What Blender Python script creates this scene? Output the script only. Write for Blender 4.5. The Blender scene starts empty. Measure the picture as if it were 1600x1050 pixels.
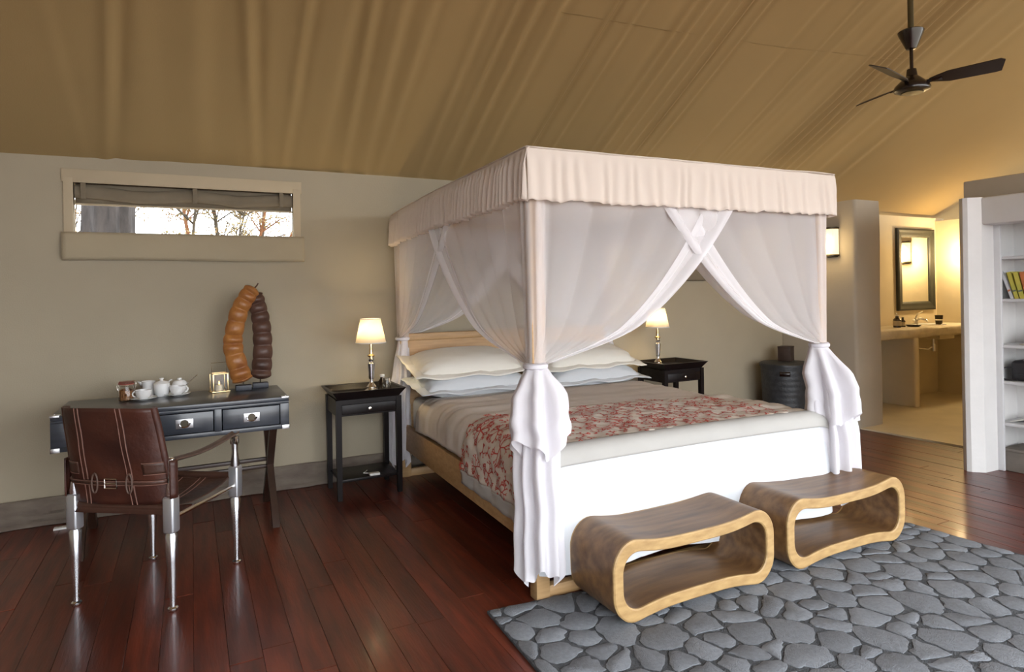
import bpy, bmesh, math, random
from mathutils import Matrix, Vector, noise

# ------------------------------------------------------------------ camera
scene = bpy.context.scene
coll = scene.collection
PI = math.pi
cam_d = bpy.data.cameras.new('camera')
cam = bpy.data.objects.new('camera', cam_d)
coll.objects.link(cam)
scene.camera = cam
cam_d.sensor_fit = 'HORIZONTAL'
cam_d.sensor_width = 36.0
cam_d.lens = 36.0 * 989.35 / 1600.0
cam_d.shift_y = (458.4 - 525.0) / 1600.0
cam_d.clip_start = 0.05
cam_d.clip_end = 300
YAW, ROLL = 0.469, -0.019
_f = Vector((math.sin(YAW), math.cos(YAW), 0)); _r = Vector((math.cos(YAW), -math.sin(YAW), 0)); _u = Vector((0, 0, 1))
_r2 = _r * math.cos(ROLL) + _u * math.sin(ROLL); _u2 = _u * math.cos(ROLL) - _r * math.sin(ROLL)
_m = Matrix((_r2, _u2, -_f)).transposed().to_4x4()
_m.translation = (0, 0, 1.36)
cam.matrix_world = _m

# ------------------------------------------------------------------ world, sun, exposure
w = bpy.data.worlds.new('sky'); scene.world = w; w.use_nodes = True
bg = w.node_tree.nodes['Background']
bg.inputs['Color'].default_value = (0.93, 0.965, 1.0, 1)
bg.inputs['Strength'].default_value = 5.5
sun_d = bpy.data.lights.new('sun', 'SUN'); sun_d.energy = 2.5; sun_d.angle = 0.02; sun_d.color = (1.0, 0.93, 0.82)
sun = bpy.data.objects.new('sun', sun_d); coll.objects.link(sun)
sun.rotation_euler = (math.radians(40), 0, math.radians(28))
scene.view_settings.view_transform = 'Standard'
scene.view_settings.look = 'None'
scene.view_settings.gamma = 1.0
scene.view_settings.use_curve_mapping = False
scene.view_settings.exposure = 0.47

# ------------------------------------------------------------------ materials
MATS = {}
def new_mat(name):
    m = bpy.data.materials.new(name); m.use_nodes = True
    nt = m.node_tree
    MATS[name] = m
    return m, nt, nt.nodes['Principled BSDF']

def mat(name, col, rough=0.5, metal=0.0, var=0.0, vscale=8.0, bump=0.0, bscale=60.0, stretch=(1, 1, 1),
        coat=0.0, col2=None, rand=0.0, trans=0.0, emit=None, estr=0.0, sheen=0.0, spec=None, detail=4.0, ior=None):
    m, nt, b = new_mat(name)
    L = nt.links
    b.inputs['Base Color'].default_value = (*col, 1)
    b.inputs['Roughness'].default_value = rough
    b.inputs['Metallic'].default_value = metal
    if coat:
        b.inputs['Coat Weight'].default_value = coat; b.inputs['Coat Roughness'].default_value = 0.12
    if spec is not None: b.inputs['Specular IOR Level'].default_value = spec
    if trans: b.inputs['Transmission Weight'].default_value = trans
    if ior: b.inputs['IOR'].default_value = ior
    if sheen: b.inputs['Sheen Weight'].default_value = sheen
    if emit:
        b.inputs['Emission Color'].default_value = (*emit, 1); b.inputs['Emission Strength'].default_value = estr
    tc = nt.nodes.new('ShaderNodeTexCoord')
    mp = nt.nodes.new('ShaderNodeMapping'); mp.inputs['Scale'].default_value = stretch
    L.new(tc.outputs['Object'], mp.inputs['Vector'])
    out = None
    if var > 0 or col2:
        n = nt.nodes.new('ShaderNodeTexNoise'); n.inputs['Scale'].default_value = vscale; n.inputs['Detail'].default_value = detail
        L.new(mp.outputs['Vector'], n.inputs['Vector'])
        if rand:
            oi = nt.nodes.new('ShaderNodeObjectInfo')
            ad = nt.nodes.new('ShaderNodeVectorMath'); ad.operation = 'ADD'
            sc = nt.nodes.new('ShaderNodeMath'); sc.operation = 'MULTIPLY'; sc.inputs[1].default_value = 37.0
            L.new(oi.outputs['Random'], sc.inputs[0]); L.new(sc.outputs[0], ad.inputs[0]); L.new(mp.outputs['Vector'], ad.inputs[1])
            L.new(ad.outputs[0], n.inputs['Vector'])
        cr = nt.nodes.new('ShaderNodeValToRGB')
        c2 = col2 if col2 else tuple(c * (1 - var) for c in col)
        c1 = tuple(min(1, c * (1 + var)) for c in col) if not col2 else col
        cr.color_ramp.elements[0].position = 0.32; cr.color_ramp.elements[1].position = 0.68
        cr.color_ramp.elements[0].color = (*c2, 1); cr.color_ramp.elements[1].color = (*c1, 1)
        L.new(n.outputs['Fac'], cr.inputs['Fac']); out = cr.outputs['Color']
    if rand:
        oi = nt.nodes.new('ShaderNodeObjectInfo')
        mr = nt.nodes.new('ShaderNodeMapRange'); mr.inputs['To Min'].default_value = 1 - rand; mr.inputs['To Max'].default_value = 1 + rand
        L.new(oi.outputs['Random'], mr.inputs['Value'])
        hs = nt.nodes.new('ShaderNodeHueSaturation'); hs.inputs['Color'].default_value = (*col, 1)
        if out: L.new(out, hs.inputs['Color'])
        L.new(mr.outputs[0], hs.inputs['Value']); out = hs.outputs['Color']
    if out: L.new(out, b.inputs['Base Color'])
    if bump:
        n2 = nt.nodes.new('ShaderNodeTexNoise'); n2.inputs['Scale'].default_value = bscale; n2.inputs['Detail'].default_value = 3
        L.new(mp.outputs['Vector'], n2.inputs['Vector'])
        bp = nt.nodes.new('ShaderNodeBump'); bp.inputs['Strength'].default_value = bump; bp.inputs['Distance'].default_value = 0.01
        L.new(n2.outputs['Fac'], bp.inputs['Height']); L.new(bp.outputs['Normal'], b.inputs['Normal'])
    return m

def sheer(name, col, alpha, tl=0.35):
    m = bpy.data.materials.new(name); m.use_nodes = True; nt = m.node_tree; MATS[name] = m
    for n in list(nt.nodes):
        if n.type != 'OUTPUT_MATERIAL': nt.nodes.remove(n)
    o = [n for n in nt.nodes if n.type == 'OUTPUT_MATERIAL'][0]
    d = nt.nodes.new('ShaderNodeBsdfDiffuse'); d.inputs['Color'].default_value = (*col, 1)
    t = nt.nodes.new('ShaderNodeBsdfTranslucent'); t.inputs['Color'].default_value = (*col, 1)
    tr = nt.nodes.new('ShaderNodeBsdfTransparent')
    a = nt.nodes.new('ShaderNodeMixShader'); a.inputs[0].default_value = tl
    nt.links.new(d.outputs[0], a.inputs[1]); nt.links.new(t.outputs[0], a.inputs[2])
    if alpha >= 1:
        nt.links.new(a.outputs[0], o.inputs['Surface'])
    else:
        b = nt.nodes.new('ShaderNodeMixShader'); b.inputs[0].default_value = alpha
        nt.links.new(tr.outputs[0], b.inputs[1]); nt.links.new(a.outputs[0], b.inputs[2])
        nt.links.new(b.outputs[0], o.inputs['Surface'])
    return m

mat('plank', (0.16, 0.031, 0.014), 0.36, var=0.0, col2=(0.065, 0.014, 0.008), vscale=3.0, stretch=(9, 0.9, 3), rand=0.25, bump=0.12, bscale=14, coat=0.15, detail=6)
mat('subfloor', (0.012, 0.005, 0.004), 0.8)
mat('canvas_wall', (0.38, 0.33, 0.243), 0.9, var=0.05, vscale=1.2, bump=0.12, bscale=160)
mat('canvas_trim', (0.48, 0.40, 0.28), 0.9, var=0.05, vscale=2, bump=0.12, bscale=160)
mat('canvas_flap', (0.40, 0.34, 0.235), 0.9, var=0.05, vscale=2, bump=0.12, bscale=160)
mat('canvas_blind', (0.20, 0.165, 0.115), 0.9, var=0.12, vscale=5, bump=0.1, bscale=120)
mat('canvas_roof', (0.36, 0.255, 0.115), 0.85, var=0.05, vscale=0.8, bump=0.08, bscale=140)
mat('canvas_skirt', (0.20, 0.165, 0.13), 0.85, col2=(0.13, 0.10, 0.08), vscale=5, stretch=(1, 1, 2.5), bump=0.9, bscale=9)
mat('plaster_grey', (0.46, 0.40, 0.315), 0.9, var=0.06, vscale=2, bump=0.2, bscale=18)
mat('plaster_white', (0.70, 0.69, 0.68), 0.85, var=0.05, vscale=3, bump=0.25, bscale=16)
mat('plaster_cream', (0.72, 0.62, 0.44), 0.85, var=0.06, vscale=2, bump=0.2, bscale=14)
mat('screed', (0.66, 0.58, 0.42), 0.55, var=0.08, vscale=3, bump=0.05, bscale=10)
mat('stone_counter', (0.68, 0.60, 0.46), 0.7, var=0.12, vscale=7, bump=0.6, bscale=14)
mat('sand', (0.30, 0.265, 0.22), 0.95, var=0.1, vscale=1)
mat('light_oak', (0.50, 0.32, 0.155), 0.5, col2=(0.40, 0.245, 0.11), vscale=4, stretch=(1, 1, 12), bump=0.05, bscale=30)
mat('oak_flat', (0.52, 0.325, 0.155), 0.5, col2=(0.41, 0.245, 0.105), vscale=4, stretch=(1.2, 6, 14), bump=0.05, bscale=30)
mat('bench_top', (0.235, 0.125, 0.048), 0.42, col2=(0.105, 0.05, 0.02), vscale=3.0, stretch=(0.9, 7, 7), bump=0.05, bscale=30, coat=0.1, detail=7)
mat('bench_rim', (0.46, 0.30, 0.125), 0.5, col2=(0.34, 0.205, 0.08), vscale=5, stretch=(3, 10, 10), bump=0.08, bscale=40, detail=6)
mat('dark_wood', (0.009, 0.006, 0.006), 0.38, var=0.25, vscale=6, stretch=(8, 1, 1), spec=0.22)
mat('desk_black', (0.036, 0.042, 0.055), 0.30, var=0.2, vscale=5, stretch=(1, 8, 8), coat=0.25)
mat('desk_leg', (0.035, 0.017, 0.011), 0.4, var=0.3, vscale=6)
mat('chrome', (0.82, 0.83, 0.86), 0.14, 1.0)
mat('leg_metal', (0.74, 0.76, 0.80), 0.27, 1.0)
mat('block_metal', (0.60, 0.62, 0.66), 0.42, 0.85)
mat('bracket_metal', (0.62, 0.62, 0.64), 0.35, 1.0)
mat('nickel', (0.80, 0.76, 0.70), 0.2, 1.0)
mat('brass', (0.75, 0.56, 0.30), 0.22, 1.0)
mat('leather', (0.075, 0.022, 0.012), 0.45, col2=(0.034, 0.011, 0.008), vscale=7, bump=0.18, bscale=45, detail=6)
mat('leather_dark', (0.055, 0.024, 0.016), 0.45, var=0.3, vscale=9, bump=0.2, bscale=50)
mat('leather_strap', (0.10, 0.06, 0.045), 0.5, var=0.2, vscale=9)
mat('stitch', (0.20, 0.10, 0.075), 0.7)
mat('porcelain', (0.80, 0.80, 0.80), 0.18, coat=0.3)
mat('glass', (1, 1, 1), 0.02, trans=1.0, ior=1.3)
mat('granola', (0.36, 0.17, 0.06), 0.8, col2=(0.16, 0.06, 0.02), vscale=60, bump=0.6, bscale=80)
mat('red_rubber', (0.35, 0.07, 0.05), 0.6)
mat('pod_orange', (0.40, 0.17, 0.042), 0.4, col2=(0.21, 0.068, 0.018), vscale=9, bump=0.4, bscale=30, detail=6)
mat('pod_brown', (0.105, 0.05, 0.034), 0.45, col2=(0.05, 0.022, 0.015), vscale=9, bump=0.3, bscale=30)
mat('pod_stand', (0.035, 0.038, 0.05), 0.5)
mat('linen_white', (0.60, 0.625, 0.655), 0.9, sheen=0.1, bump=0.15, bscale=10)
mat('linen_cream', (0.76, 0.73, 0.66), 0.9, bump=0.12, bscale=14)
mat('linen_taupe', (0.62, 0.555, 0.495), 0.9, var=0.05, vscale=3, bump=0.12, bscale=20)
mat('linen_blue', (0.52, 0.54, 0.57), 0.9)
mat('runner_cloth', (0.66, 0.595, 0.52), 0.9, col2=(0.60, 0.53, 0.455), vscale=14, bump=0.5, bscale=16)
mat('runner_border', (0.43, 0.42, 0.40), 0.9, var=0.04, vscale=5)
mat('coral_thread', (0.50, 0.075, 0.055), 0.8)
mat('cotton_white', (0.84, 0.82, 0.80), 0.95, sheen=0.1)
sheer('net', (0.90, 0.875, 0.88), 0.50, 0.4)
sheer('net_hem', (0.88, 0.86, 0.88), 0.84, 0.35)
sheer('net_tail', (0.86, 0.845, 0.885), 0.94, 0.3)
sheer('valance_cloth', (0.86, 0.775, 0.70), 1.0, 0.38)  # peach tint of warm bounced light is put into the cloth colour
sheer('lamp_cloth', (0.95, 0.88, 0.76), 1.0, 0.6)
mat('rug_ground', (0.075, 0.082, 0.092), 0.98, var=0.25, vscale=40, bump=0.8, bscale=160)
mat('rug_pile', (0.20, 0.215, 0.24), 0.98, var=0.10, vscale=60, rand=0.13, bump=0.6, bscale=220)
mat('basket', (0.028, 0.030, 0.034), 0.5, var=0.3, vscale=20, bump=0.3, bscale=60)
mat('dark_brown', (0.045, 0.026, 0.019), 0.5, var=0.2, vscale=8)
mat('fan_black', (0.012, 0.007, 0.006), 0.25, coat=0.3)
mat('fan_blade', (0.03, 0.02, 0.014), 0.4)
mat('fan_rod', (0.075, 0.06, 0.025), 0.4)
mat('mirror', (0.92, 0.92, 0.90), 0.02, 1.0)
mat('mirror_frame', (0.030, 0.031, 0.024), 0.5, var=0.2, vscale=12)
mat('sconce_glass', (0.95, 0.85, 0.62), 0.4, emit=(1.0, 0.80, 0.45), estr=0.85)
mat('bulb', (1, 0.9, 0.7), 0.4, emit=(1.0, 0.82, 0.5), estr=14.0)
mat('flame', (1, 0.7, 0.3), 0.4, emit=(1.0, 0.62, 0.2), estr=3.0)
mat('wax', (0.85, 0.72, 0.5), 0.5)
mat('dark_metal', (0.06, 0.05, 0.035), 0.4, 0.8)
mat('bottle_brown', (0.035, 0.016, 0.008), 0.15, coat=0.5)
mat('label_cream', (0.55, 0.45, 0.28), 0.7)
mat('white_paint', (0.62, 0.62, 0.63), 0.6, var=0.03)
mat('white_plastic', (0.75, 0.75, 0.73), 0.4)
mat('book_white', (0.62, 0.63, 0.66), 0.5, var=0.08, vscale=30)
mat('book_yellow', (0.58, 0.47, 0.08), 0.5, col2=(0.44, 0.42, 0.07), vscale=12)
mat('book_green', (0.10, 0.12, 0.09), 0.5)
mat('book_orange', (0.50, 0.16, 0.05), 0.5, var=0.2, vscale=20)
mat('paper', (0.72, 0.70, 0.66), 0.8)
mat('camera_black', (0.016, 0.015, 0.018), 0.4, bump=0.3, bscale=60)
mat('box_taupe', (0.19, 0.165, 0.14), 0.75, var=0.12, vscale=12)
mat('hat_straw', (0.55, 0.51, 0.41), 0.9, var=0.1, vscale=30)
mat('bark', (0.030, 0.025, 0.024), 0.9, col2=(0.010, 0.008, 0.008), vscale=5, stretch=(3, 3, 0.8), bump=1.0, bscale=12)
mat('branch', (0.05, 0.036, 0.018), 0.9, col2=(0.025, 0.02, 0.014), vscale=3)
mat('branch_orange', (0.11, 0.042, 0.013), 0.9)
mat('leaf_dry', (0.13, 0.115, 0.035), 0.8, col2=(0.14, 0.07, 0.02), vscale=1.5)
mat('seam', (0.33, 0.235, 0.105), 0.9)

# ------------------------------------------------------------------ mesh helpers
class MB:
    def __init__(s): s.v = []; s.f = []; s.mi = []; s.cur = 0
    def add(s, verts, faces, M=None):
        o = len(s.v)
        for p in verts:
            p = Vector(p)
            s.v.append(M @ p if M else p)
        for f in faces:
            s.f.append([i + o for i in f]); s.mi.append(s.cur)
        return s
    def from_bm(s, bm, M=None):
        bm.verts.index_update()
        s.add([v.co.copy() for v in bm.verts], [[v.index for v in f.verts] for f in bm.faces], M)
        bm.free(); return s
    def box(s, x0, x1, y0, y1, z0, z1, bev=0.0, seg=2, M=None):
        bm = bmesh.new(); bmesh.ops.create_cube(bm, size=1)
        sx, sy, sz = x1 - x0, y1 - y0, z1 - z0
        for v in bm.verts:
            v.co = Vector(((v.co.x + .5) * sx + x0, (v.co.y + .5) * sy + y0, (v.co.z + .5) * sz + z0))
        if bev:
            bmesh.ops.bevel(bm, geom=list(bm.edges), offset=min(bev, .45 * min(abs(sx), abs(sy), abs(sz))), segments=seg, profile=.5, affect='EDGES')
        return s.from_bm(bm, M)
    def lathe(s, prof, n=24, M=None, cap=True):
        vs, fs = [], []
        k = len(prof)
        for j in range(n):
            a = 2 * PI * j / n
            for r, z in prof: vs.append((r * math.cos(a), r * math.sin(a), z))
        for j in range(n):
            j2 = (j + 1) % n
            for i in range(k - 1):
                fs.append([j * k + i, j2 * k + i, j2 * k + i + 1, j * k + i + 1])
        if cap:
            if prof[0][0] > 1e-5: fs.append([j * k for j in range(n)][::-1])
            if prof[-1][0] > 1e-5: fs.append([j * k + k - 1 for j in range(n)])
        return s.add(vs, fs, M)
    def tube(s, pts, r, n=8, cap=True, flat=1.0, M=None):
        pts = [Vector(p) for p in pts]
        rs = r if isinstance(r, (list, tuple)) else [r] * len(pts)
        vs, fs = [], []
        up = None
        for i, p in enumerate(pts):
            d = (pts[min(i + 1, len(pts) - 1)] - pts[max(i - 1, 0)]).normalized()
            if up is None: up = Vector((0, 0, 1)) if abs(d.z) < .9 else Vector((1, 0, 0))
            x = d.cross(up).normalized(); y = x.cross(d).normalized(); up = y
            for j in range(n):
                a = 2 * PI * j / n
                vs.append(p + x * (rs[i] * math.cos(a)) + y * (rs[i] * flat * math.sin(a)))
        for i in range(len(pts) - 1):
            for j in range(n):
                j2 = (j + 1) % n
                fs.append([i * n + j, i * n + j2, (i + 1) * n + j2, (i + 1) * n + j])
        if cap:
            fs.append(list(range(n))[::-1]); fs.append([(len(pts) - 1) * n + j for j in range(n)])
        return s.add(vs, fs, M)
    def prism(s, poly, h0, h1, axis='z', M=None):
        n = len(poly); vs = []
        for h in (h0, h1):
            for a, b in poly:
                vs.append({'z': (a, b, h), 'y': (a, h, b), 'x': (h, a, b)}[axis])
        fs = [list(range(n))[::-1], [n + i for i in range(n)]]
        for i in range(n): fs.append([i, (i + 1) % n, n + (i + 1) % n, n + i])
        return s.add(vs, fs, M)
    def grid(s, fn, nu, nv, close_u=False, M=None):
        vs, fs = [], []
        for i in range(nu + (0 if close_u else 1)):
            for j in range(nv + 1): vs.append(fn(i / nu, j / nv))
        for i in range(nu):
            i2 = (i + 1) % nu if close_u else i + 1
            for j in range(nv):
                fs.append([i * (nv + 1) + j, i2 * (nv + 1) + j, i2 * (nv + 1) + j + 1, i * (nv + 1) + j + 1])
        return s.add(vs, fs, M)
    def mesh(s, name, mats, smooth=True, angle=38):
        me = bpy.data.meshes.new(name)
        me.from_pydata([tuple(v) for v in s.v], [], s.f)
        if isinstance(mats, str): mats = [mats]
        for m in mats: me.materials.append(MATS[m])
        if len(mats) > 1: me.polygons.foreach_set('material_index', s.mi)
        me.validate()
        bm = bmesh.new(); bm.from_mesh(me); bmesh.ops.recalc_face_normals(bm, faces=bm.faces); bm.to_mesh(me); bm.free()
        if smooth:
            me.polygons.foreach_set('use_smooth', [True] * len(me.polygons))
            me.set_sharp_from_angle(angle=math.radians(angle))
        me.update()
        return me
    def build(s, name, mats, parent=None, smooth=True, solid=0.0, loc=None, rotz=0.0, angle=38, offset=0.0):
        o = bpy.data.objects.new(name, s.mesh(name, mats, smooth, angle))
        coll.objects.link(o)
        if parent: o.parent = parent
        if loc is not None: o.location = loc
        o.rotation_euler.z = rotz
        if solid:
            md = o.modifiers.new('thickness', 'SOLIDIFY'); md.thickness = solid; md.offset = offset
        return o

def T(x, y, z): return Matrix.Translation((x, y, z))
def RZ(a): return Matrix.Rotation(a, 4, 'Z')
def RX(a): return Matrix.Rotation(a, 4, 'X')
def RY(a): return Matrix.Rotation(a, 4, 'Y')

def tag(o, label, cat, group=None):
    o['label'] = label; o['category'] = cat
    if group: o['group'] = group
    return o
def thing(name, label, cat, loc=(0, 0, 0), rotz=0.0, group=None):
    o = bpy.data.objects.new(name, None); coll.objects.link(o)
    o.empty_display_size = 0.1
    o.location = loc; o.rotation_euler.z = rotz
    return tag(o, label, cat, group)
def struct(o, label=None):
    o['kind'] = 'structure'
    if label: o['label'] = label
    return o
def copy_tree(o, parent=None):
    c = o.copy(); coll.objects.link(c)
    if parent: c.parent = parent
    for ch in list(o.children):
        if ch is not c: copy_tree(ch, c)
    return c
def nz(x, y=0, z=0): return noise.noise(Vector((x, y, z)))

# ================================================================== STRUCTURE
YW = 4.755            # back canvas wall
ZW = 2.277            # its height
KC = 0.58             # roof pitch (rise per metre)
XL, XR = -3.2, 8.6
XC = 11.8             # far end of the roof

# ---- floor: planks running away from the front, each its own board
random.seed(3)
fl = struct(MB().box(XL, 5.70, -2.9, YW + .06, -.10, -.028).build('floor', 'subfloor', smooth=False), 'dark red mahogany plank floor')
pw = 0.118
x = XL + .0
rest = MB(); plank_meshes = {}
n_ind = 0
while x < 5.70 - .02:
    xe = min(x + pw, 5.70)
    y = -2.9 + random.uniform(-1.5, 0)
    while y < YW + .05:
        ln = random.choice((1.5, 1.8, 2.1, 2.4, 2.7, 3.0))
        y0, y1 = max(y, -2.9), min(y + ln, YW + .05)
        if y1 - y0 > .05:
            vis = y1 > 1.1 and xe > -1.6 and n_ind < 290
            lift = random.uniform(-.0012, .0012)
            if vis:
                key = (round(y1 - y0, 3), round(xe - x, 3))
                if key not in plank_meshes:
                    plank_meshes[key] = MB().box(-(xe - x) / 2 + .0007, (xe - x) / 2 - .0007, .0015, y1 - y0 - .0015, -.03, 0, bev=.0008, seg=1).mesh('plank', 'plank', False)
                p = bpy.data.objects.new('plank', plank_meshes[key]); coll.objects.link(p)
                p.parent = fl; p.location = ((x + xe) / 2, y0, lift); n_ind += 1
            else:
                rest.box(x + .0012, xe - .0012, y0 + .0015, y1 - .0015, -.03, 0)
        y += ln
    x += pw
r_ = rest.build('planking', 'plank', fl, smooth=False); r_['kind'] = 'stuff'

# ---- bathroom floor (pale screed)
struct(MB().prism([(5.68, 3.95), (5.745, 3.03), (5.70, 2.0), (XR, 2.0), (XR, YW + .05), (5.68, YW + .05)], -.05, .012).build('floor_bathroom', 'screed', smooth=False), 'pale cream screed bathroom floor')

# ---- back canvas wall with two window openings
W1 = (-.645, .661, 1.793, 2.104)
W2 = (3.62, 5.05, 1.60, 1.98)
wb = MB()
def wallbox(x0, x1, z0, z1): wb.box(x0, x1, YW, YW + .03, z0, z1)
wallbox(XL, W1[0], 0, ZW); wallbox(W1[0], W1[1], 0, W1[2]); wallbox(W1[0], W1[1], W1[3], ZW)
wallbox(W1[1], W2[0], 0, ZW); wallbox(W2[0], W2[1], 0, W2[2]); wallbox(W2[0], W2[1], W2[3], ZW); wallbox(W2[1], 5.75, 0, ZW)
struct(wb.build('wall_back', 'canvas_wall', smooth=False), 'khaki canvas tent wall behind the bed and desk')
# wrinkled canvas skirt along its foot
def skirt(u, v):
    x = XL + u * (5.65 - XL); z = .004 + v * .165
    y = YW - .012 - .020 * nz(x * 5 + z * 9, z * 26) - .014 * nz(x * 17, z * 14, 3) * (1 - abs(v - .5)) - (.02 if v < .1 else 0)
    return (x, y, z)
struct(MB().grid(skirt, 420, 8).build('baseboard_back', 'canvas_skirt', solid=.006), 'wrinkled grey canvas skirt at the foot of the tent wall')

# ---- window_1: frame, rolled canvas blind with loops, lower flap
w1 = struct(thing('window_1', 'long narrow tent window above the desk', 'window', ((W1[0] + W1[1]) / 2, YW, W1[2])))
del w1['category']
hw = (W1[1] - W1[0]) / 2; hz = W1[3] - W1[2]
f = MB()
f.box(-hw - .052, -hw, -.014, .06, -.01, hz + .03, .004); f.box(hw, hw + .052, -.014, .06, -.01, hz + .03, .004)
f.build('window_frame', 'canvas_trim', w1)
MB().box(-hw - .06, hw + .06, -.012, .035, hz, hz + .085, .004).build('frame_head', 'canvas_trim', w1)
MB().box(-hw - .052, hw + .052, -.006, .06, -.03, .003, .003).build('window_sill', 'canvas_trim', w1)
def roll(u, v):
    x = -hw + .004 + u * 2 * (hw - .004); a = 2 * PI * v
    c = min(abs(u - .04), abs(u - .52), abs(u - .94))
    sag = .022 * min(1, c / .2) - .004
    r = .036 + .004 * nz(x * 9, math.cos(a), math.sin(a))
    return (x, .035 + r * .8 * math.cos(a), hz - .052 - sag + r * 1.15 * math.sin(a))
MB().grid(roll, 60, 14).build('blind_roll', 'canvas_blind', w1)
def blind_face(u, v):
    x = -hw + .002 + u * 2 * (hw - .002)
    return (x, .055 + .004 * nz(x * 6, v), hz + .07 - v * .192)
MB().grid(blind_face, 30, 3).build('blind', 'canvas_blind', w1, solid=.004)
MB().box(-hw, hw, .048, .062, hz - .132, hz - .120, .003).build('blind_rail', 'canvas_trim', w1)
for u in (.04, .52, .94):
    xx = -hw + u * 2 * hw
    MB().box(xx - .014, xx + .014, -.012, -.006, hz - .1, hz, .002).build('strap', 'canvas_blind', w1)
def flap(u, v):
    x = -hw - .062 + u * (2 * hw + .132)
    return (x, -.022 - .006 * nz(x * 3, v * 2) - .012 * math.sin(PI * v), -.174 * (1 - v) - .004 * math.sin(x * 4) * (1 - v))
MB().grid(flap, 50, 8).build('window_flap', 'canvas_flap', w1, solid=.012)

# ---- window_2: blind let down, seen past the bed
w2 = struct(thing('window_2', 'tent window beside the bed with its dark blind let down', 'window', ((W2[0] + W2[1]) / 2, YW, W2[2])))
del w2['category']
hw2 = (W2[1] - W2[0]) / 2; hz2 = W2[3] - W2[2]
f = MB()
f.box(-hw2 - .05, -hw2, -.014, .05, -.01, hz2 + .03, .004); f.box(hw2, hw2 + .05, -.014, .05, -.01, hz2 + .03, .004); f.box(-hw2 - .05, hw2 + .05, -.012, .05, hz2, hz2 + .07, .004)
f.build('window_frame', 'canvas_trim', w2)
def blind2(u, v):
    x = -hw2 + u * 2 * hw2
    return (x, .02 + .006 * nz(x * 5, v * 3), hz2 * v)
MB().grid(blind2, 30, 6).build('blind', 'canvas_blind', w2, solid=.006)
def flap2(u, v):
    x = -hw2 - .06 + u * (2 * hw2 + .12)
    return (x, -.02 - .006 * nz(x * 3, v * 2, 5) - .01 * math.sin(PI * v), -.15 * (1 - v))
MB().grid(flap2, 40, 6).build('window_flap', 'canvas_blind', w2, solid=.01)

# ---- canvas roof, pulled into folds that run up the slope
random.seed(11)
RIDGE = 1.0
folds = []
def addf(x, a, wd, tilt, y0=0.0, y1=1.0): folds.append((x, a, wd, tilt))
for xx, a, wd, tl in ((-.32, .020, .030, .12), (.10, .010, .06, 0), (.33, .022, .028, -.10), (.62, .016, .028, .0), (.86, .012, .04, 0), (.98, .020, .03, -.06),
                      (1.15, .018, .035, -.04), (1.30, .010, .03, 0), (1.62, .014, .03, 0), (1.78, .012, .025, .02), (1.92, .018, .03, 0), (2.08, .012, .03, 0),
                      (2.42, .014, .018, 0), (2.60, .008, .02, 0), (2.95, .010, .025, 0), (3.05, .008, .02, 0), (3.18, .008, .02, 0), (3.28, .008, .016, 0), (3.36, .016, .012, 0), (3.50, .012, .02, 0),
                      (3.95, .006, .03, 0), (4.85, .014, .025, 0), (4.94, .018, .022, .03), (5.03, .022, .025, 0), (5.14, .024, .03, -.02), (5.25, .020, .03, 0), (5.37, .014, .03, 0), (5.7, .008, .05, 0), (6.1, .008, .05, 0)):
    addf(xx, a, wd, tl)
for i in range(26): addf(random.uniform(-3, 4.6), random.uniform(.002, .006), random.uniform(.02, .06), random.uniform(-.05, .05))
def roof_z(x, y):
    s = (YW - y)
    z = ZW + KC * s
    d = 0
    for fx, a, wd, tl in folds:
        q = (x - fx - tl * (s - 1)) / wd
        if abs(q) < 4: d += a * q * math.exp(-q * q / 2) * 2.1
    d *= min(1, .25 + s * 1.1) if s > 0 else .25
    d += .025 * nz(x * .7, y * .5) + .02 * math.sin(x * 1.3)
    return z + d * .9
def roof_back(u, v):
    x = XL + u * (XC - XL); y = YW + .25 - v * (YW + .25 - RIDGE)
    return (x, y, roof_z(x, y))
ceil = struct(MB().grid(roof_back, 1300, 30).build('ceiling', 'canvas_roof', solid=.004, offset=1.0), 'ochre canvas tent roof pulled into long folds')
zr = ZW + KC * (YW - RIDGE)
MB().grid(lambda u, v: (XL + u * (XC - XL), RIDGE - v * (RIDGE + 1.7), zr - .58 * v * (RIDGE + 1.7)), 20, 10).build('roof_front', 'canvas_roof', ceil, solid=.004)
# sewn seams across the roof
def seam(pts, name='seam', wd=.006):
    m = MB()
    P = []
    for (x0, y0), (x1, y1) in zip(pts[:-1], pts[1:]):
        for k in range(13): 
            xx = x0 + (x1 - x0) * k / 12; yy = y0 + (y1 - y0) * k / 12
            P.append((xx, yy, roof_z(xx, yy) - .004))
    m.tube(P, wd, 5, flat=.5); m.build(name, 'seam', ceil)
seam([(3.36, 4.6), (3.36, 1.2)], wd=.003); seam([(2.42, 4.6), (2.42, 1.2)], wd=.003); seam([(2.0, 3.35), (5.3, 3.15)], wd=.004)

# ---- end walls and front posts
def gable(x): return [(-1.7, 0), (YW + .03, 0), (YW + .03, ZW), (RIDGE, zr), (-1.7, zr - .58 * 2.7)]
struct(MB().prism(gable(0), XL - .03, XL, 'x').build('wall_left', 'canvas_wall', smooth=False), 'canvas end wall of the tent')
struct(MB().prism(gable(0), XC, XC + .05, 'x').build('wall_right', 'plaster_cream', smooth=False), 'far cream plaster wall of the bathroom')

struct(MB().box(XL, -1.3, -1.72, -1.69, 0, zr - .58 * 2.7).build('wall_front_blocker', 'canvas_wall', smooth=False), 'unseen canvas wall added to block light at one side of the open tent front')  # added out of view to block front light on the desk side

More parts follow.
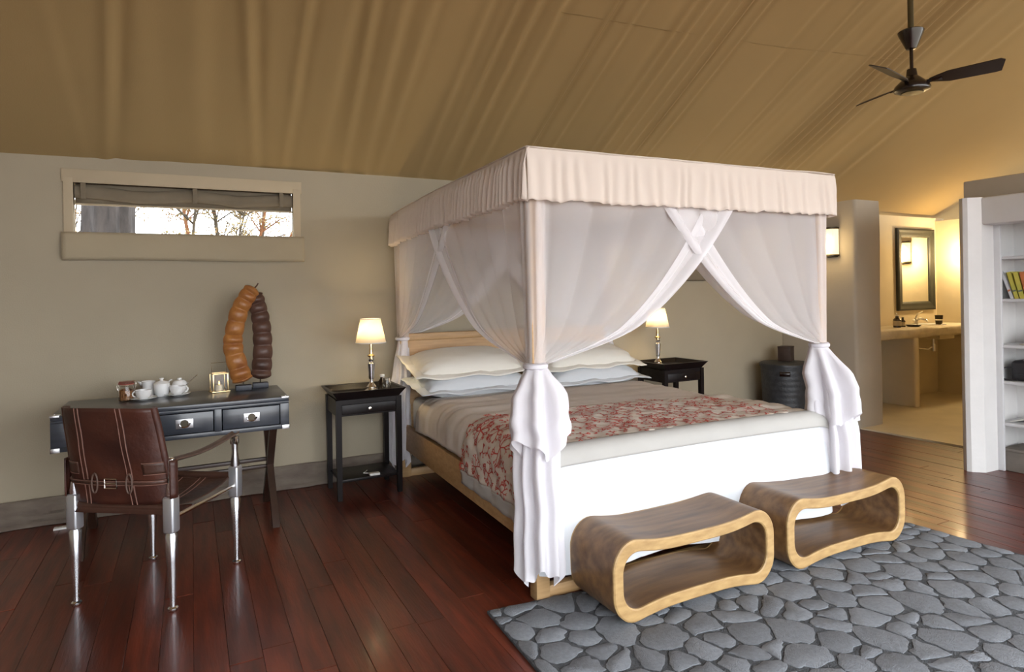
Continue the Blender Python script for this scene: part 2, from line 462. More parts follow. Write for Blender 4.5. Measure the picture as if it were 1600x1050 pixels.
# ---- plaster partition with rounded edges between room and bathroom
def rounded_poly(x0, x1, y0, y1, r, n=5):
    P = []
    for cx_, cy_, a0 in ((x1 - r, y1 - r, 0), (x0 + r, y1 - r, 90), (x0 + r, y0 + r, 180), (x1 - r, y0 + r, 270)):
        for k in range(n + 1):
            a = math.radians(a0 + 90 * k / n); P.append((cx_ + r * math.cos(a), cy_ + r * math.sin(a)))
    return P
def wobble_wall(poly, z0, z1, nzs=14, amp=.012):
    m = MB(); k = len(poly); vs = []; fs = []
    for j in range(nzs + 1):
        z = z0 + (z1 - z0) * j / nzs
        for a, b in poly:
            vs.append((a + amp * nz(a * 2, b * 2, z * 1.3), b + amp * nz(a * 2, b * 2, z * 1.3 + 9), z))
    for j in range(nzs):
        for i in range(k): fs.append([j * k + i, j * k + (i + 1) % k, (j + 1) * k + (i + 1) % k, (j + 1) * k + i])
    fs.append([nzs * k + i for i in range(k)]); fs.append(list(range(k))[::-1])
    return m.add(vs, fs)
struct(wobble_wall(rounded_poly(5.655, 6.04, 3.90, YW + .02, .035), 0, 2.195).build('wall_partition', 'plaster_grey', angle=60), 'plaster partition wall with a rounded end beside the bathroom opening')
struct(MB().box(6.0, XR, YW - .03, YW + .03, 0, 2.21, .0).build('wall_bathroom', 'plaster_cream', smooth=False), 'cream plaster bathroom wall behind the mirror')
struct(MB().box(8.42, XR, 2.0, YW, 0, 2.17).build('wall_bathroom_side', 'plaster_cream', smooth=False), 'cream side wall of the bathroom')
struct(MB().box(5.7, XR, 2.35, 2.45, 0, 2.16).build('wall_bathroom_front', 'plaster_cream', smooth=False), 'inner bathroom wall behind the shelves')

# ---- white plaster wall with a shelved niche
sw = MB()
pol = [(5.10, 2.545), (5.25, 2.54), (5.25, 2.55), (5.75, 2.55), (5.75, 2.70), (5.12, 2.70), (5.05, 2.665), (5.025, 2.63), (5.03, 2.60)]
sw2 = wobble_wall(pol, 0, 1.99, 12, .006)
wsh = struct(sw2.build('wall_shelves', 'plaster_white', angle=30), 'white plaster wall with a shelved niche')
MB().box(5.10, 5.28, .9, 2.55, 1.79, 1.99, .02).build('lintel', 'plaster_white', wsh)
MB().box(5.55, 5.75, .9, 2.56, 0, 1.99).build('niche_back', 'plaster_white', wsh, smooth=False)
MB().box(5.10, 5.75, .7, .95, 0, 1.99, .02).build('niche_side', 'plaster_white', wsh)
MB().box(5.30, 5.75, .7, 2.765, 1.985, 2.15, .01).build('upper_ledge', 'plaster_grey', wsh)  # set-back ledge, its shade put in as a grey plaster colour
SHELF_Z = (1.56, 1.252, .918, .655, .352)
for z in SHELF_Z:
    MB().box(5.265, 5.56, .95, 2.545, z - .022, z, .004).build('shelf', 'white_paint', wsh)
MB().box(5.25, 5.275, 2.50, 2.548, 0, 1.79, .003).build('niche_post', 'white_paint', wsh)

# ================================================================== OUTSIDE
og = MB().box(-40, 40, -40, 40, -.6, -.45).build('ground', 'sand', smooth=False); struct(og, 'pale sandy ground outside the tent')
struct(MB().box(XL, XR, -5.2, -2.9, -.12, -.02).build('deck', 'sand', smooth=False), 'unseen pale deck added in front of the tent to bounce daylight')  # added out of view to bounce daylight under the roof
random.seed(21)
def trunk(u, v):
    a = 2 * PI * u; z = -.5 + v * 5.0
    r = .228 + .05 * (1 - v) ** 3 + .018 * math.sin(a * 9 + 2 * nz(z)) + .02 * nz(math.cos(a) * 3, math.sin(a) * 3, z * 2.5)
    return (r * math.cos(a) + .06 * v, r * math.sin(a), z)
tr = thing('tree', 'thick grey rough-barked tree trunk close outside the window', 'tree', (-.815, 8.0, 0))
MB().grid(trunk, 48, 60, close_u=True).build('trunk', 'bark', tr)
MB().tube([(-.28, 0, 2.15), (-.42, .05, 2.35), (-.52, .1, 2.7), (-.55, .1, 3.3)], [.045, .04, .035, .02], 8).build('branch', 'bark', tr)
def bush(loc, seed, stems, label, leafy=1.0):
    random.seed(seed)
    t = thing('thorn_tree', label, 'tree', loc, 0, 'thin dry trees outside the window')
    lv = MB()
    for (dx, lean, r, mt, h) in stems:
        pts = []; n = 10
        for i in range(n + 1):
            q = i / n
            pts.append(Vector((dx + lean * q * h + .05 * nz(q * 5, seed, dx), .1 * nz(q * 4, dx, 3), q * h - .45)))
        MB().tube(pts, [r * (1 - .75 * i / n) + .004 for i in range(n + 1)], 6).build('stem', mt, t)
        tw = MB()
        for k in range(26):
            p = pts[random.randint(4, n - 2)]
            d = Vector((random.uniform(-1, 1), random.uniform(-.4, .4), random.uniform(.1, 1))).normalized()
            L = random.uniform(.25, .7)
            q = [p, p + d * L * .5 + Vector((0, 0, .03)), p + d * L + Vector((random.uniform(-.1, .1), 0, -.05))]
            tw.tube(q, [.011, .008, .004], 4)
            for j in range(int(26 * leafy)):
                c = q[1].lerp(q[2], random.random()) + Vector((random.uniform(-.12, .12), random.uniform(-.1, .1), random.uniform(-.1, .1)))
                a = Vector((random.uniform(-1, 1), random.uniform(-1, 1), random.uniform(-1, 1))).normalized() * .026
                b = a.orthogonal().normalized() * .012
                lv.add([c - a, c + b, c + a, c - b], [[0, 1, 2, 3]])
        o = tw.build('twigs', mt, t); o['kind'] = 'stuff'
    o = lv.build('foliage', 'leaf_dry', t, smooth=False); o['kind'] = 'stuff'
bush((-.23, 9.4, 0), 1, [(.0, .10, .035, 'branch', 4.0), (.25, .22, .02, 'branch', 4.2), (-.3, -.12, .015, 'branch', 3.6)], 'dry olive thorn tree arching its twigs beside the thick trunk', 1.5)
bush((.364, 10.3, 0), 2, [(0, -.14, .05, 'branch_orange', 4.2), (.1, .18, .04, 'branch_orange', 4.0), (.45, -.16, .05, 'branch', 4.2)], 'forked orange-barked thorn tree in the middle of the window view', 1.3)
bush((.86, 11.2, 0), 3, [(0, .07, .05, 'branch', 4.4), (.3, .28, .02, 'branch', 4.2)], 'upright pale thorn tree beside the forked orange one', .8)
bush((.91, 12.1, 0), 4, [(-.5, .42, .04, 'branch_orange', 4.2), (-.1, .46, .04, 'branch', 4.4), (-.3, .06, .02, 'branch', 4)], 'thorn tree with strongly leaning stems farthest from the thick trunk', .7)
bush((-2.2, 13.0, 0), 5, [(.0, .25, .03, 'branch', 4.0), (.3, .05, .02, 'branch', 4.2)], 'thorn tree half hidden by the thick grey trunk', 1.0)

# ================================================================== BED
BX, BY, BR = 2.298, 3.528, -0.025
BL = (BX, BY, 0)
PU, PV = .905, 1.076            # post centres
ZT = 1.93
bed = thing('four_poster_bed', 'pale oak four-poster bed with panelled headboard', 'bed', BL, BR)
for su in (-1, 1):
    for sv in (-1, 1):
        MB().box(su * PU - .034, su * PU + .034, sv * PV - .034, sv * PV + .034, 0, ZT, .006).build('post', 'light_oak', bed)
for su in (-1, 1):
    MB().box(su * PU - .02, su * PU + .02, -PV + .034, PV - .034, .215, .395, .006).build('side_rail', 'oak_flat', bed)
    MB().box(su * PU - .02, su * PU + .02, -PV + .03, PV - .03, ZT - .05, ZT, .004).build('canopy_rail', 'light_oak', bed)
for sv in (-1, 1):
    MB().box(-PU + .034, PU - .034, sv * PV - .022, sv * PV + .022, .0, .055, .005).build('stretcher', 'oak_flat', bed)
    MB().box(-PU + .03, PU - .03, sv * PV - .02, sv * PV + .02, ZT - .05, ZT, .004).build('canopy_rail', 'light_oak', bed)
MB().box(-PU + .034, PU - .034, -PV - .02, -PV + .02, .215, .38, .005).build('foot_rail', 'oak_flat', bed)
hb = MB().box(-PU + .03, PU - .03, PV - .022, PV + .012, .25, 1.02, .006).build('headboard', 'oak_flat', bed)
MB().box(-PU + .02, PU - .02, PV - .032, PV + .02, 1.018, 1.072, .008).build('headboard_rail', 'light_oak', bed)
MB().box(-PU + .02, PU - .02, -PV + .02, PV - .03, .30, .335).build('slat_base', 'oak_flat', bed, smooth=False)

def cushion(hx, hy, hz_, n=28, p=3.2, wr=.006, seed=0):
    def fn(sgn):
        def g(u, v):
            a, b = 2 * u - 1, 2 * v - 1
            t = max(0, (1 - abs(a) ** p) * (1 - abs(b) ** p)) ** .55
            x = a * hx * (1 - .02 * b * b); y = b * hy * (1 - .02 * a * a)
            z = sgn * hz_ * t + wr * nz(a * 3 + seed, b * 3, sgn) * min(1, t * 3) + .012 * nz(a * 6 + seed, b * 6, 3) * (1 - t)
            return (x, y, z)
        return g
    m = MB(); m.grid(fn(1), n, n); m.grid(fn(-1), n, n)
    return m
# mattress
mt = MB().box(-.865, .865, -1.06, 1.03, .337, .60, .05, 4).build('mattress', 'linen_blue', loc=BL, rotz=BR)
tag(mt, 'pale mattress showing at the headboard end under the taupe cover', 'mattress')

# bedding cross-section: l runs along the cloth from the left hem over the top to the right hem
def section(l, W, zt, rr, zb):
    ds = zt - rr - zb; arc = PI / 2 * rr; fl_ = 2 * (W - rr)
    if l < ds: return -W, zb + l, -1, 0
    l -= ds
    if l < arc:
        a = l / rr; return -W + rr - rr * math.cos(a), zt - rr + rr * math.sin(a), -math.cos(a), math.sin(a)
    l -= arc
    if l < fl_: return -W + rr + l, zt, 0, 1
    l -= fl_
    if l < arc:
        a = l / rr; return W - rr + rr * math.sin(a), zt - rr + rr * math.cos(a), math.sin(a), math.cos(a)
    l -= arc
    return W, zt - rr - l, 1, 0
def sec_len(W, zt, rr, zb): return 2 * (zt - rr - zb) + PI * rr + 2 * (W - rr)
DW, DZ, DR = .928, .645, .13
def crown(u): return .012 * (1 - (u / DW) ** 2)
def duvet_pt(l, v, off=0.0, zb=.425):
    u, z, nu, nzz = section(l, DW, DZ, DR, zb)
    wr = .010 * nz(u * 2.0 + 3, v * 9, z * 3) * (1 if abs(u) > .5 else .5) + .008 * nz(u * 5, v * 22, z * 4) * max(0, (abs(u) - .45) / .5)
    d = off + wr
    z2 = z + (crown(u) if nzz > .5 else 0)
    if v > .45: z2 -= (v - .45) * .06
    return (u + nu * d, v, z2 + nzz * d)
Ld = sec_len(DW, DZ, DR, .425)
def duvet(a, b):
    v = -1.10 + b * 1.82
    x, y, z = duvet_pt(a * Ld, v)
    if b < .03: z -= .02
    return (x, y, z)
o = MB().grid(duvet, 120, 110).build('duvet', 'linen_taupe', loc=BL, rotz=BR, solid=.006)
tag(o, 'taupe linen duvet spread over the bed', 'duvet')

# white cover hanging over the foot of the bed
def foot_cover(a, b):
    # a across, b down the cloth from the top edge
    s = b * .66
    W = .935 + .035 * max(0, (s - .1)) 
    u = -W + 2 * W * a
    top = .652 + crown(u) * .9
    rr = .07
    lead = .03
    if s < lead: y, z = -1.045 - s, top
    elif s < lead + PI / 2 * rr:
        q = (s - lead) / rr; y, z = -1.075 - rr * math.sin(q), top - rr + rr * math.cos(q)
    else:
        d = s - lead - PI / 2 * rr; y, z = -1.145 - .02 * d, top - rr - d
    fall = max(0, s - .12)
    e = max(0, abs(u) - (W - .10)) / .10
    y += e * e * .05
    if s < .2: z -= e * e * .05
    y -= .045 * fall * math.sin(u * 9 + 1.0 + nz(u * 2)) + .014 * nz(u * 3, z * 2.5) + .006 * nz(u * 8, z * 5, 2)
    return (u, y, max(z, .115))
o = MB().grid(foot_cover, 90, 44).build('foot_blanket', 'linen_white', loc=BL, rotz=BR, solid=.005)
tag(o, 'white blanket hanging over the foot of the bed', 'blanket')

# coral runner: quilted panel, plain border, embroidered corals
RZB = .295
Lr = sec_len(DW, DZ, DR, RZB)
def back_edge(l): return -.22 - .26 * (l / Lr)
FRONT = -1.088
def runner_pt(l, v, off):
    x, y, z = duvet_pt(l, v, off, RZB)
    q = .006 * math.sin(l * 55) * math.sin(v * 40 + l * 7) * (1 if l < .5 else .5)
    return (x - (q if l < .45 else 0), y, z + (q if l >= .45 else 0))
run = thing('bed_runner', 'quilted bed runner with red coral pattern and plain grey border', 'bed runner', BL, BR)
def runner(a, b):
    l = .075 + a * (Lr - .15); v = FRONT + b * (back_edge(l) - FRONT)
    return runner_pt(l, v, .020)
MB().grid(runner, 150, 50).build('quilted_panel', 'runner_cloth', run, solid=.004)
def bord_side(a, b):
    l = a * .078; v = FRONT + b * (back_edge(0) + .0 - FRONT)
    return runner_pt(l, v, .019)
MB().grid(bord_side, 4, 40).build('side_border', 'runner_border', run, solid=.004)
def bord_front(a, b):
    l = .30 + a * (Lr - .60)
    u, z, nu, nzz = section(l, DW + .012, DZ + .012, DR, RZB)
    q = b * .125; rr = .062
    zc = z + (crown(u) if nzz > .5 else 0) + .012
    if q < .012: y, dz = FRONT + .006 - q, 0
    else:
        an = min((q - .012) / rr, PI / 2); y = FRONT - .006 - rr * math.sin(an) - .006; dz = -rr + rr * math.cos(an) - max(0, (q - .012) - rr * PI / 2)
    return (u, y, zc + dz - (0.0 if nzz > .9 else .0))
MB().grid(bord_front, 90, 12).build('front_border', 'runner_border', run, solid=.004)
def coral(rng, size):
    segs = []
    def grow(x, y, ang, ln, wd, dep):
        n = 2
        for k in range(n):
            x2 = x + math.cos(ang) * ln / n; y2 = y + math.sin(ang) * ln / n
            segs.append((x, y, x2, y2, wd, wd * .85)); x, y = x2, y2; ang += rng.uniform(-.25, .25)
        if dep > 0:
            for s in (-1, 1):
                grow(x, y, ang + s * rng.uniform(.35, .8), ln * rng.uniform(.6, .85), wd * .85, dep - 1)
            if rng.random() < .5: grow(x, y, ang + rng.uniform(-.2, .2), ln * .7, wd * .85, dep - 1)
    k = rng.choice((4, 5, 5, 6)) if size > .05 else 3
    for i in range(k):
        grow(0, 0, 2 * PI * i / k + rng.uniform(-.3, .3), size * .36, .0068, 3 if size > .05 else 2)
    return segs
rng = random.Random(5)
placed = []
tries = 0
while len(placed) < 150 and tries < 9000:
    tries += 1
    big = len(placed) < 34
    R = rng.uniform(.075, .10) if big else rng.uniform(.03, .048)
    l = rng.uniform(.10, Lr - .55); v = rng.uniform(FRONT + .02, -.25)
    if v > back_edge(l) - R * .5 or v < FRONT + R * .4: continue
    if any((l - a) ** 2 + (v - b) ** 2 < ((R + r) * .80) ** 2 for a, b, r in placed): continue
    placed.append((l, v, R))
    m = MB()
    for (x0, y0, x1, y1, w0, w1_) in coral(rng, R):
        dx, dy = x1 - x0, y1 - y0; n = math.hypot(dx, dy) or 1; px_, py_ = -dy / n, dx / n
        vs = []
        for (a, b, ww) in ((x0 + px_ * w0 * .5, y0 + py_ * w0 * .5, 0), (x1 + px_ * w1_ * .5, y1 + py_ * w1_ * .5, 0), (x1 - px_ * w1_ * .5, y1 - py_ * w1_ * .5, 0), (x0 - px_ * w0 * .5, y0 - py_ * w0 * .5, 0)):
            vs.append(runner_pt(min(max(l + a, .076), Lr - .08), max(v + b, FRONT - .02), .0240))
        m.add(vs, [[0, 1, 2, 3]])
    m.build('coral_motif', 'coral_thread', run, smooth=False)

# pillows
def pillow(label, x, y, z, rx, rz, mt_, seed, hx=.435, hy=.25, hzz=.095):
    t = thing('pillow', label, 'pillow', (x, y, z), BR + rz, 'pillows stacked against the headboard')
    o = cushion(hx - .045, hy - .04, hzz, seed=seed).build('cushion', mt_, t); o.rotation_euler.x = rx
    def fl(sg):
        def g(u, v):
            # flange ring as a flat strip around the edge
            a = u * 4; k = int(a) % 4; q = a - int(a)
            c = [(-1, -1), (1, -1), (1, 1), (-1, 1)]
            p0, p1 = c[k], c[(k + 1) % 4]
            cx_, cy_ = p0[0] + (p1[0] - p0[0]) * q, p0[1] + (p1[1] - p0[1]) * q
            ex, ey = (hx - .07 + .085 * v), (hy - .065 + .075 * v)
            return (cx_ * ex, cy_ * ey, .012 * nz(cx_ * 4 + seed, cy_ * 4, v) + .010 * v * math.sin(cx_ * 7 + seed) - .012 * v)
        return g
    o2 = MB().grid(fl(1), 80, 4, close_u=True).build('flange', mt_, o, solid=.005)
    return t
pillow('white pillow at the bottom of the stack beside the brass-stemmed lamp with the glass', 1.815, 4.28, .725, math.radians(6), .01, 'linen_white', 1)
pillow('cream pillow on top of the stack beside the brass-stemmed lamp with the glass', 1.80, 4.34, .855, math.radians(13), 0.0, 'linen_cream', 2)
pillow('white pillow at the bottom of the stack nearest the laundry basket', 2.79, 4.24, .715, math.radians(6), 0, 'linen_white', 3)
pillow('cream pillow on top of the stack nearest the laundry basket', 2.81, 4.31, .845, math.radians(13), -.01, 'linen_cream', 4)

# ---- canopy valance over the frame
can = thing('bed_canopy', 'white gathered cloth canopy with deep valance over the bed frame', 'canopy', BL, BR)
CU, CV, CZ, CB = .972, 1.155, 1.994, 1.762
def top(u, v):
    a, b = 2 * u - 1, 2 * v - 1
    return (a * CU, b * CV, CZ - .05 * (1 - a ** 4) * (1 - b ** 4) + .006 * nz(a * 3, b * 4) - (.03 if b > .9 else .03 * max(0, b) ** 2))
MB().grid(top, 36, 40).build('canopy_top', 'valance_cloth', can, solid=.004)
def val(side):
    n = 620 if side in 'LR' else 380
    def g(u, v):
        amp, fr = (.019, 50) if side in 'LR' else (.0065, 30)
        a = 2 * u - 1
        ph = fr * PI * (a + .035 * nz(a * 9, 1, ord(side))) + 1.6 * nz(a * 6, v * 1.5, 2)
        rip = amp * math.sin(ph) * (.6 + .55 * v) * (.9 + .3 * nz(a * 7, 0, 4)) + .012 * v * nz(a * 4, 2, ord(side)) 
        r = .03
        zt = CZ - (.03 * max(0, a) ** 2 if side in 'LR' else (.03 if side == 'B' else 0)) + .004 * nz(a * 6, 5)
        hem = CB + .014 * nz(a * 5, 3, ord(side)) + .010 * nz(a * 15, 3, ord(side)) + .004 * math.sin(ph) * (1 if side in 'LR' else .4) - (.03 * max(0, a) ** 2 if side in 'LR' else (.03 if side == 'B' else 0))
        if v < .12:
            q = v / .12 * PI / 2; off = -.02 + .02 * math.sin(q); z = zt - .02 + .02 * math.cos(q)
        else:
            q = (v - .12) / .88; off = .004 * q + rip * min(1, q * 4); z = zt - .02 + (hem - zt + .02) * q
        if side == 'L': return (-CU - off, a * CV, z)
        if side == 'R': return (CU + off, a * CV, z)
        if side == 'F': return (a * CU, -CV - off, z)
        return (a * CU, CV + off, z)
    return MB().grid(g, n, 14)
for s_ in 'LRFB': val(s_).build('valance', 'valance_cloth', can, solid=.003)

# ---- tied net drapes, one at each post
def drape(name, label, su, sv, wu, wv, seed, tail_r, tail_h, short_h, off):
    t = thing(name, label, 'bed curtain', BL, BR, 'sheer bed curtains tied to the posts')
    px_, py_ = su * (PU + .014), sv * (PV + .014)
    ztop, ztie = 1.84, 1.035
    tie = Vector((px_ + su * .028, py_ + sv * .03, ztie))
    rr = random.Random(seed)
    for axis, Wd in (('u', wu), ('v', wv)):
        ph = rr.uniform(0, 6); nf = rr.choice((5, 6))
        def P(s, q, axis=axis, Wd=Wd, ph=ph, nf=nf, hem=0.0):
            s2 = s + .026 * math.sin(2 * PI * nf * s + ph) * (1 - s) * min(1, 8 * s)
            h = (1 - q) ** (.50 + .1 * (1 - s))
            al = s2 * Wd * h + .015 * s * q
            outw = (.014 * math.sin(2 * PI * nf * s + ph + 1.3) + .010 * nz(s * 6, q * 2, seed)) * (1 - q) ** .5 + .024 + hem
            outw += .05 * s * q * (1 - q)
            if q > .9: outw *= 1 - (q - .9) * 4
            z = ztop + (ztie - ztop) * q
            # gather towards the tie
            if axis == 'u': p = Vector((px_ - su * al, py_ + sv * outw, z)); 
            else: p = Vector((px_ + su * outw, py_ - sv * al, z))
            k = max(0, (q - .8) / .2); 
            return p.lerp(Vector((tie.x, tie.y, z)), k * k * .55)
        MB().grid(lambda a, b: P(a, b), 90, 46).build('net_panel', 'net', t)
        def hemf(a, b, axis=axis):
            s = .83 + .17 * a
            return P(s, b, hem=.005 + .010 * math.sin(a * PI * 3) * (1 - .5 * b))
        MB().grid(hemf, 16, 60).build('net_hem', 'net_hem', t)
    # gathered sleeve of net around the post
    def sleeve(a, b):
        an = 2 * PI * a; r = .054 + .006 * math.sin(an * 7 + seed) * (1 - b * .6) - .010 * b
        return (su * PU + r * math.cos(an), sv * PV + r * math.sin(an), ztop + (ztie - ztop) * b)
    MB().grid(sleeve, 56, 12, close_u=True).build('net_sleeve', 'net', t)
    # tie band
    MB().lathe([(.046, -.014), (.054, -.006), (.055, .006), (.046, .014)], 20, T(su * PU + su * .004, sv * PV + sv * .004, ztie), cap=False).build('tie_band', 'net_tail', t, solid=.004)
    # tails
    cx_, cy_ = su * PU + off[0], sv * PV + off[1]
    def tail(R0, zend, nfold, ph, wid):
        def g(a, b):
            an = 2 * PI * a
            q = min(1, b * 2.4) ** .85
            r = .040 + (R0 - .040) * (.75 * q + .25 * b)
            fold = math.sin(an * nfold + ph + .5 * nz(b * 1.2, seed)); fold = math.copysign(abs(fold) ** .7, fold)
            r *= 1 + (.24 * fold + .12 * math.sin(an * 3 + ph)) * min(1, b * 3)
            zz = ztie + (zend + .035 * math.sin(an * 3 + ph) + .02 * fold - ztie) * b
            k = min(1, b * 1.6)
            x_ = su * PU + off[0] * k + r * math.cos(an) * wid[0]
            y_ = sv * PV + off[1] * k + r * math.sin(an) * wid[1]
            return (x_ + .012 * nz(b * 5, seed, ph), y_, zz)
        return MB().grid(g, 130, 40, close_u=True)
    tail(tail_r, tail_h, 9, seed, (1, 1)).build('tail', 'net_tail', t)
    if short_h: tail(tail_r * 1.12, short_h, 7, seed + 2, (1.05, 1.05)).build('short_tail', 'net_tail', t)
    return t
drape('bed_curtain', 'sheer white curtain tied to the foot post facing the leather chair', -1, -1, 1.20, 1.40, 1, .096, .155, .70, (-.035, -.075))
drape('bed_curtain', 'sheer white curtain tied to the foot post facing the bathroom opening', 1, -1, 1.19, 1.36, 4, .105, .20, .62, (.05, -.05))
drape('bed_curtain', 'sheer white curtain tied to the headboard post beside the lamp with the glass', -1, 1, 1.11, 1.26, 7, .072, .13, None, (-.045, -.02))
drape('bed_curtain', 'sheer white curtain tied to the headboard post nearest the laundry basket', 1, 1, 1.16, 1.24, 9, .07, .15, None, (.045, -.02))

# ================================================================== BENCHES
def bench_profile(W, H, inset, n=10):
    # closed loop in x,z; top dips, underside arches
    hw_ = W / 2 - inset; zt, zb_ = H - inset, inset; r = .125 - inset * .72
    P = []
    for cx_, cz_, a0 in ((hw_ - r, zt - r, 0), (-hw_ + r, zt - r, 90), (-hw_ + r, zb_ + r, 180), (hw_ - r, zb_ + r, 270)):
        for k in range(n + 1):
            a = math.radians(a0 + 90 * k / n); P.append([cx_ + r * math.cos(a), cz_ + r * math.sin(a)])
        # long runs get extra points
        if a0 in (0, 180):
            sx = 1 if a0 == 0 else -1
            for k in range(1, 16): P.append([sx * (hw_ - r) * (1 - 2 * k / 16), zt if a0 == 0 else zb_])
    for p in P:
        q = max(0, 1 - (p[0] / (W / 2 - .05)) ** 2)
        q = q * q * (3 - 2 * q)
        if p[1] > H / 2: p[1] -= .032 * q * (1 if p[1] > H * .6 else (p[1] - H / 2) / (H * .1))
        else: p[1] += .030 * q * (1 if p[1] < H * .4 else (H / 2 - p[1]) / (H * .1))
    return P
def bench(label, x, y):
    t = thing('bench', label, 'bench', (x, y, .018), 0, 'curved wooden benches at the foot of the bed')
    W, H, D, TH = .90, .345, .33, .048
    A = bench_profile(W, H, 0); B = bench_profile(W, H, TH); n = len(A)
    vs = []; fs = []
    for yy in (-D / 2 + .012, D / 2 - .012):
        vs += [(p[0], yy, p[1]) for p in A] + [(p[0], yy, p[1]) for p in B]
    for i in range(n):
        j = (i + 1) % n
        fs.append([i, j, 2 * n + j, 2 * n + i]); fs.append([n + i, 3 * n + i, 3 * n + j, n + j])
    MB().add(vs, fs).build('body', 'bench_top', t, angle=50)
    A2 = bench_profile(W, H, .006); B2 = bench_profile(W, H, TH - .005)
    for nm, sgn in (('front_rim', -1), ('back_rim', 1)):
        vs = []; fs = []
        y0 = sgn * (D / 2 - .012); y1 = sgn * (D / 2 - .004); y2 = sgn * D / 2
        for prof, yy in ((A, y0), (A, y1), (A2, y2), (B2, y2), (B, y1), (B, y0)):
            vs += [(p[0], yy, p[1]) for p in prof]
        for k in range(5):
            for i in range(n):
                j = (i + 1) % n; fs.append([k * n + i, k * n + j, (k + 1) * n + j, (k + 1) * n + i])
        MB().add(vs, fs).build(nm, 'bench_rim', t, angle=30)
bench('curved hollow wooden bench standing closer to the leather chair', 1.922, 2.06 + .165)
bench('curved hollow wooden bench standing closer to the shelves', 2.921, 2.068 + .165)

# ================================================================== RUG
rug = thing('rug', 'dark grey rug with raised lighter pebble pattern under the benches', 'rug', (2.4, 1.5, 0))
RC = [(-1.30, .962), (1.22, .716), (1.38, -1.25), (-1.37, -1.05)]     # corners relative to the thing
MB().prism(RC[::-1], .0, .012).build('rug_ground', 'rug_ground', rug, smooth=False)
rs = random.Random(8)
def in_rug(x, y, m=0.0):
    n = 4
    for i in range(n):
        (x0, y0), (x1, y1) = RC[i], RC[(i + 1) % n]
        ex, ey = x1 - x0, y1 - y0; L_ = math.hypot(ex, ey)
        if (ex * (y - y0) - ey * (x - x0)) / L_ > -m: return False
    return True
seeds = []
tries = 0
while tries < 6000 and len(seeds) < 340:
    tries += 1
    x, y = rs.uniform(-1.45, 1.45), rs.uniform(-1.3, 1.02)
    if not in_rug(x, y, -.03): continue
    R = rs.choice((.075, .09, .105, .12))
    if any(((x - a) / 1.25) ** 2 + (y - b) ** 2 < ((R + r) * .5) ** 2 for a, b, r in seeds): continue
    seeds.append((x, y, R))
def clip(poly, nx, ny, d):
    out = []
    for i in range(len(poly)):
        p, q = poly[i], poly[(i + 1) % len(poly)]
        a, b = p[0] * nx + p[1] * ny - d, q[0] * nx + q[1] * ny - d
        if a <= 0: out.append(p)
        if (a < 0 < b) or (b < 0 < a):
            t_ = a / (a - b); out.append((p[0] + (q[0] - p[0]) * t_, p[1] + (q[1] - p[1]) * t_))
    return out
count = 0
more_p = MB()
order = sorted(range(len(seeds)), key=lambda i: -seeds[i][1])
for i in order:
    x, y, R = seeds[i]
    poly = [(x - .25, y - .2), (x + .25, y - .2), (x + .25, y + .2), (x - .25, y + .2)]
    nb = sorted(((a - x) ** 2 + (b - y) ** 2, a, b, r) for j, (a, b, r) in enumerate(seeds) if j != i)[:16]
    gap = rs.uniform(.004, .0075)
    for d2, a, b, r in nb:
        dx, dy = a - x, b - y; L_ = math.sqrt(d2)
        # power-weighted bisector, pulled in by half the groove
        k = .5 + (R * R - r * r) / (2 * d2) * .6
        px_, py_ = x + dx * k - dx / L_ * gap, y + dy * k - dy / L_ * gap
        poly = clip(poly, dx / L_, dy / L_, (px_ * dx + py_ * dy) / L_)
        if len(poly) < 3: break
    for q in range(4):
        (x0, y0), (x1, y1) = RC[q], RC[(q + 1) % 4]
        ex, ey = x1 - x0, y1 - y0; L_ = math.hypot(ex, ey); nx_, ny_ = -ey / L_, ex / L_
        poly = clip(poly, nx_, ny_, nx_ * x0 + ny_ * y0 - .004) if len(poly) > 2 else poly
    if len(poly) < 3: continue
    # round the corners, then make the outline uneven
    pts = poly
    for it in range(1):
        o2 = []
        for j in range(len(pts)):
            p, q = pts[j], pts[(j + 1) % len(pts)]
            o2 += [(p[0] * .78 + q[0] * .22, p[1] * .78 + q[1] * .22), (p[0] * .22 + q[0] * .78, p[1] * .22 + q[1] * .78)]
        pts = o2
    o2 = []
    for j in range(len(pts)):
        p, q = pts[j], pts[(j + 1) % len(pts)]
        o2 += [p, ((p[0] + q[0]) / 2, (p[1] + q[1]) / 2)]
    pts = [(a + .016 * nz(a * 26, b * 26, i), b + .016 * nz(a * 26, b * 26, i + 50)) for a, b in o2]
    pts = [(a, b) for a, b in pts]
    area = abs(sum(pts[j][0] * pts[(j + 1) % len(pts)][1] - pts[(j + 1) % len(pts)][0] * pts[j][1] for j in range(len(pts)))) / 2
    if area < .0008: continue
    cx_, cy_ = sum(p[0] for p in pts) / len(pts), sum(p[1] for p in pts) / len(pts)
    m = MB(); n = len(pts)
    vs = [(a, b, .011) for a, b in pts] + [(a, b, .0142) for a, b in pts] + [(cx_ + (a - cx_) * .95, cy_ + (b - cy_) * .95, .0155) for a, b in pts]
    fs = [[j, (j + 1) % n, n + (j + 1) % n, n + j] for j in range(n)] + [[n + j, n + (j + 1) % n, 2 * n + (j + 1) % n, 2 * n + j] for j in range(n)] + [[2 * n + j for j in range(n)]]
    if count < 295: m.add(vs, fs).build('pile_patch', 'rug_pile', rug, angle=60); count += 1
    else: more_p.add(vs, fs)
if more_p.v:
    o = more_p.build('pile_patches', 'rug_pile', rug); o['kind'] = 'stuff'

